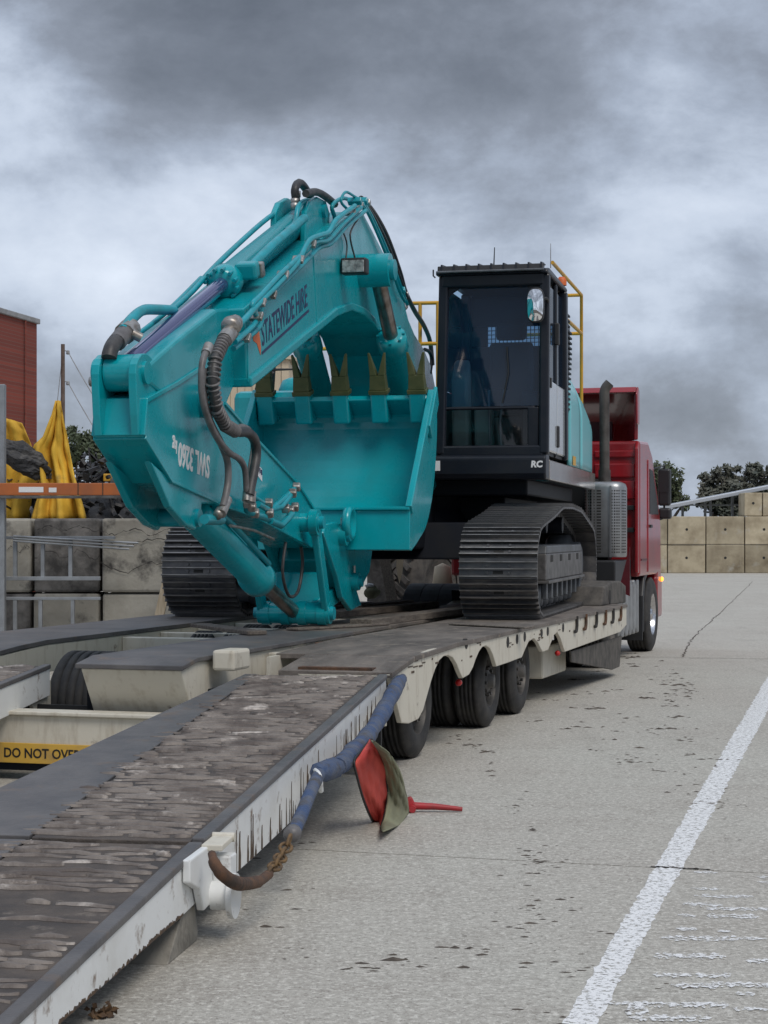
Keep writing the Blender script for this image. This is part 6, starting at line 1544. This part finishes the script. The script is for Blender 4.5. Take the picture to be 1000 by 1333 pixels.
        c_ = b0+D*.14+Nn*(-.058); part(MB().cyl(c_-Nn*.01, c_+Nn*.02, .018, n=8), 'tooth_pin', 'fitting_zinc', tn)
    # ------------------------------------------------------------- hoses on the arm
    hs = node('arm_hoses', ex); Sp = lambda mb, n, m, b=0: part(mb, n, m, hs, b)
    XH2 = .34
    h1 = [(301,434),(290,446),(280,468),(277,500),(282,532),(294,554),(308,562),(322,563),(331,572),(334,590),(331,612),(327,632),(325,645)]
    Sp(MB().tube([P(a,b,XH2+.04) for a,b in h1], .034, 10), 'hose', 'hose_rubber')
    pts_ = [Vector(P(a,b,XH2+.04)) for a,b in h1]
    m = MB(); tot = 0
    for i in range(len(pts_)-1):      # protective coil
        seg = pts_[i+1]-pts_[i]; n_ = max(1,int(seg.length/.032)); d_ = seg.normalized()
        if i > 5: break
        for k in range(n_):
            c_ = pts_[i]+seg*(k/n_); m.lathe(c_-d_*.009, d_, [(0,.033),(.003,.047),(.012,.047),(.015,.033)], 12)
    Sp(m, 'hose_coil', 'hose_grey')['kind'] = 'stuff'
    for pts2, x, r_, mm in (([(271,452),(264,470),(262,495),(264,522),(272,548),(284,572),(298,589),(312,598),(319,612),(321,640)],.36,.022,'hose_grey'),
                           ([(266,480),(266,520),(274,550),(288,578),(296,600),(297,625),(294,645),(290,660)],.32,.025,'hose_grey'),
                           ([(304,566),(312,556),(324,560),(330,580),(326,610),(323,640)],.29,.021,'hose_grey')):
        Sp(MB().tube([P(a,b,x) for a,b in pts2], r_, 8), 'hose', mm)
    for (a,b),(c,d_),x,r_ in (((300,432),(292,443),.38,.052),((296,650),(288,669),.32,.034),((322,640),(321,652),.36,.030),((327,640),(326,654),.38,.036),((272,450),(268,460),.36,.032)):
        Sp(MB().cyl(P(a,b,x),P(c,d_,x),r_,n=12), 'fitting', 'fitting_zinc', .004)
    for a,b,x,r_ in ((302,429,.38,.06),(306,426,.36,.05),(286,672,.3,.03)): 
        q = Vector(P(a,b,x)); Sp(MB().lathe(q-Vector((0,.05,0)),(0,1,.6),[(0,0),(.0,r_),(.04,r_*1.15),(.08,r_),(.1,0)],10), 'fitting', 'fitting_zinc')
    h4 = [(142,466),(144,456),(150,446),(158,440)]
    Sp(MB().tube([P(a,b,-.05) for a,b in h4], .048, 10), 'hose', 'hose_rubber')
    Sp(MB().cyl(P(152,446,-.05),P(163,433,-.05),.056,n=12), 'fitting', 'hose_grey', .004); Sp(MB().cyl(P(162,435,-.05),P(170,427,-.05),.068,n=12), 'fitting', 'fitting_zinc', .006)
    Sp(MB().cyl(P(172,434,.0),P(184,440,.05),.03,n=10), 'fitting', 'fitting_zinc', .006)
    # pipework and valves low on the arm side
    for pts2, x, r_ in (([(266,676),(288,677)],.26,.034),([(322,652),(322,664),(334,670),(352,676)],.27,.026),([(336,656),(350,664),(366,660),(382,640)],.28,.022),([(352,678),(366,684),(374,676),(380,668)],.28,.026),([(330,646),(345,656),(356,662)],.25,.018),([(352,664),(366,652),(386,634)],.27,.02)):
        Sp(MB().tube([P(a,b,x) for a,b in pts2], r_, 8, False), 'arm_pipe', 'teal_pipe')
    for a,b,x in ((322,655,.28),(328,660,.30),(350,655,.28),(351,668,.30),(332,668,.28),(378,664,.27),(384,660,.29),(372,662,.27),(381,642,.29),(386,634,.28)):
        q = Vector(P(a,b,x)); Sp(MB().obox(q,.06,.06,.055,(1,.2,0),(0,1,.7)), 'valve', 'fitting_zinc', .012)
    Sp(MB().bar([P(300,684,XA+.02),P(330,690,XA+.02),P(356,702,XA+.02)],.012,5), 'grease_line', 'fitting_zinc')
    return ex
excavator = build_excavator()
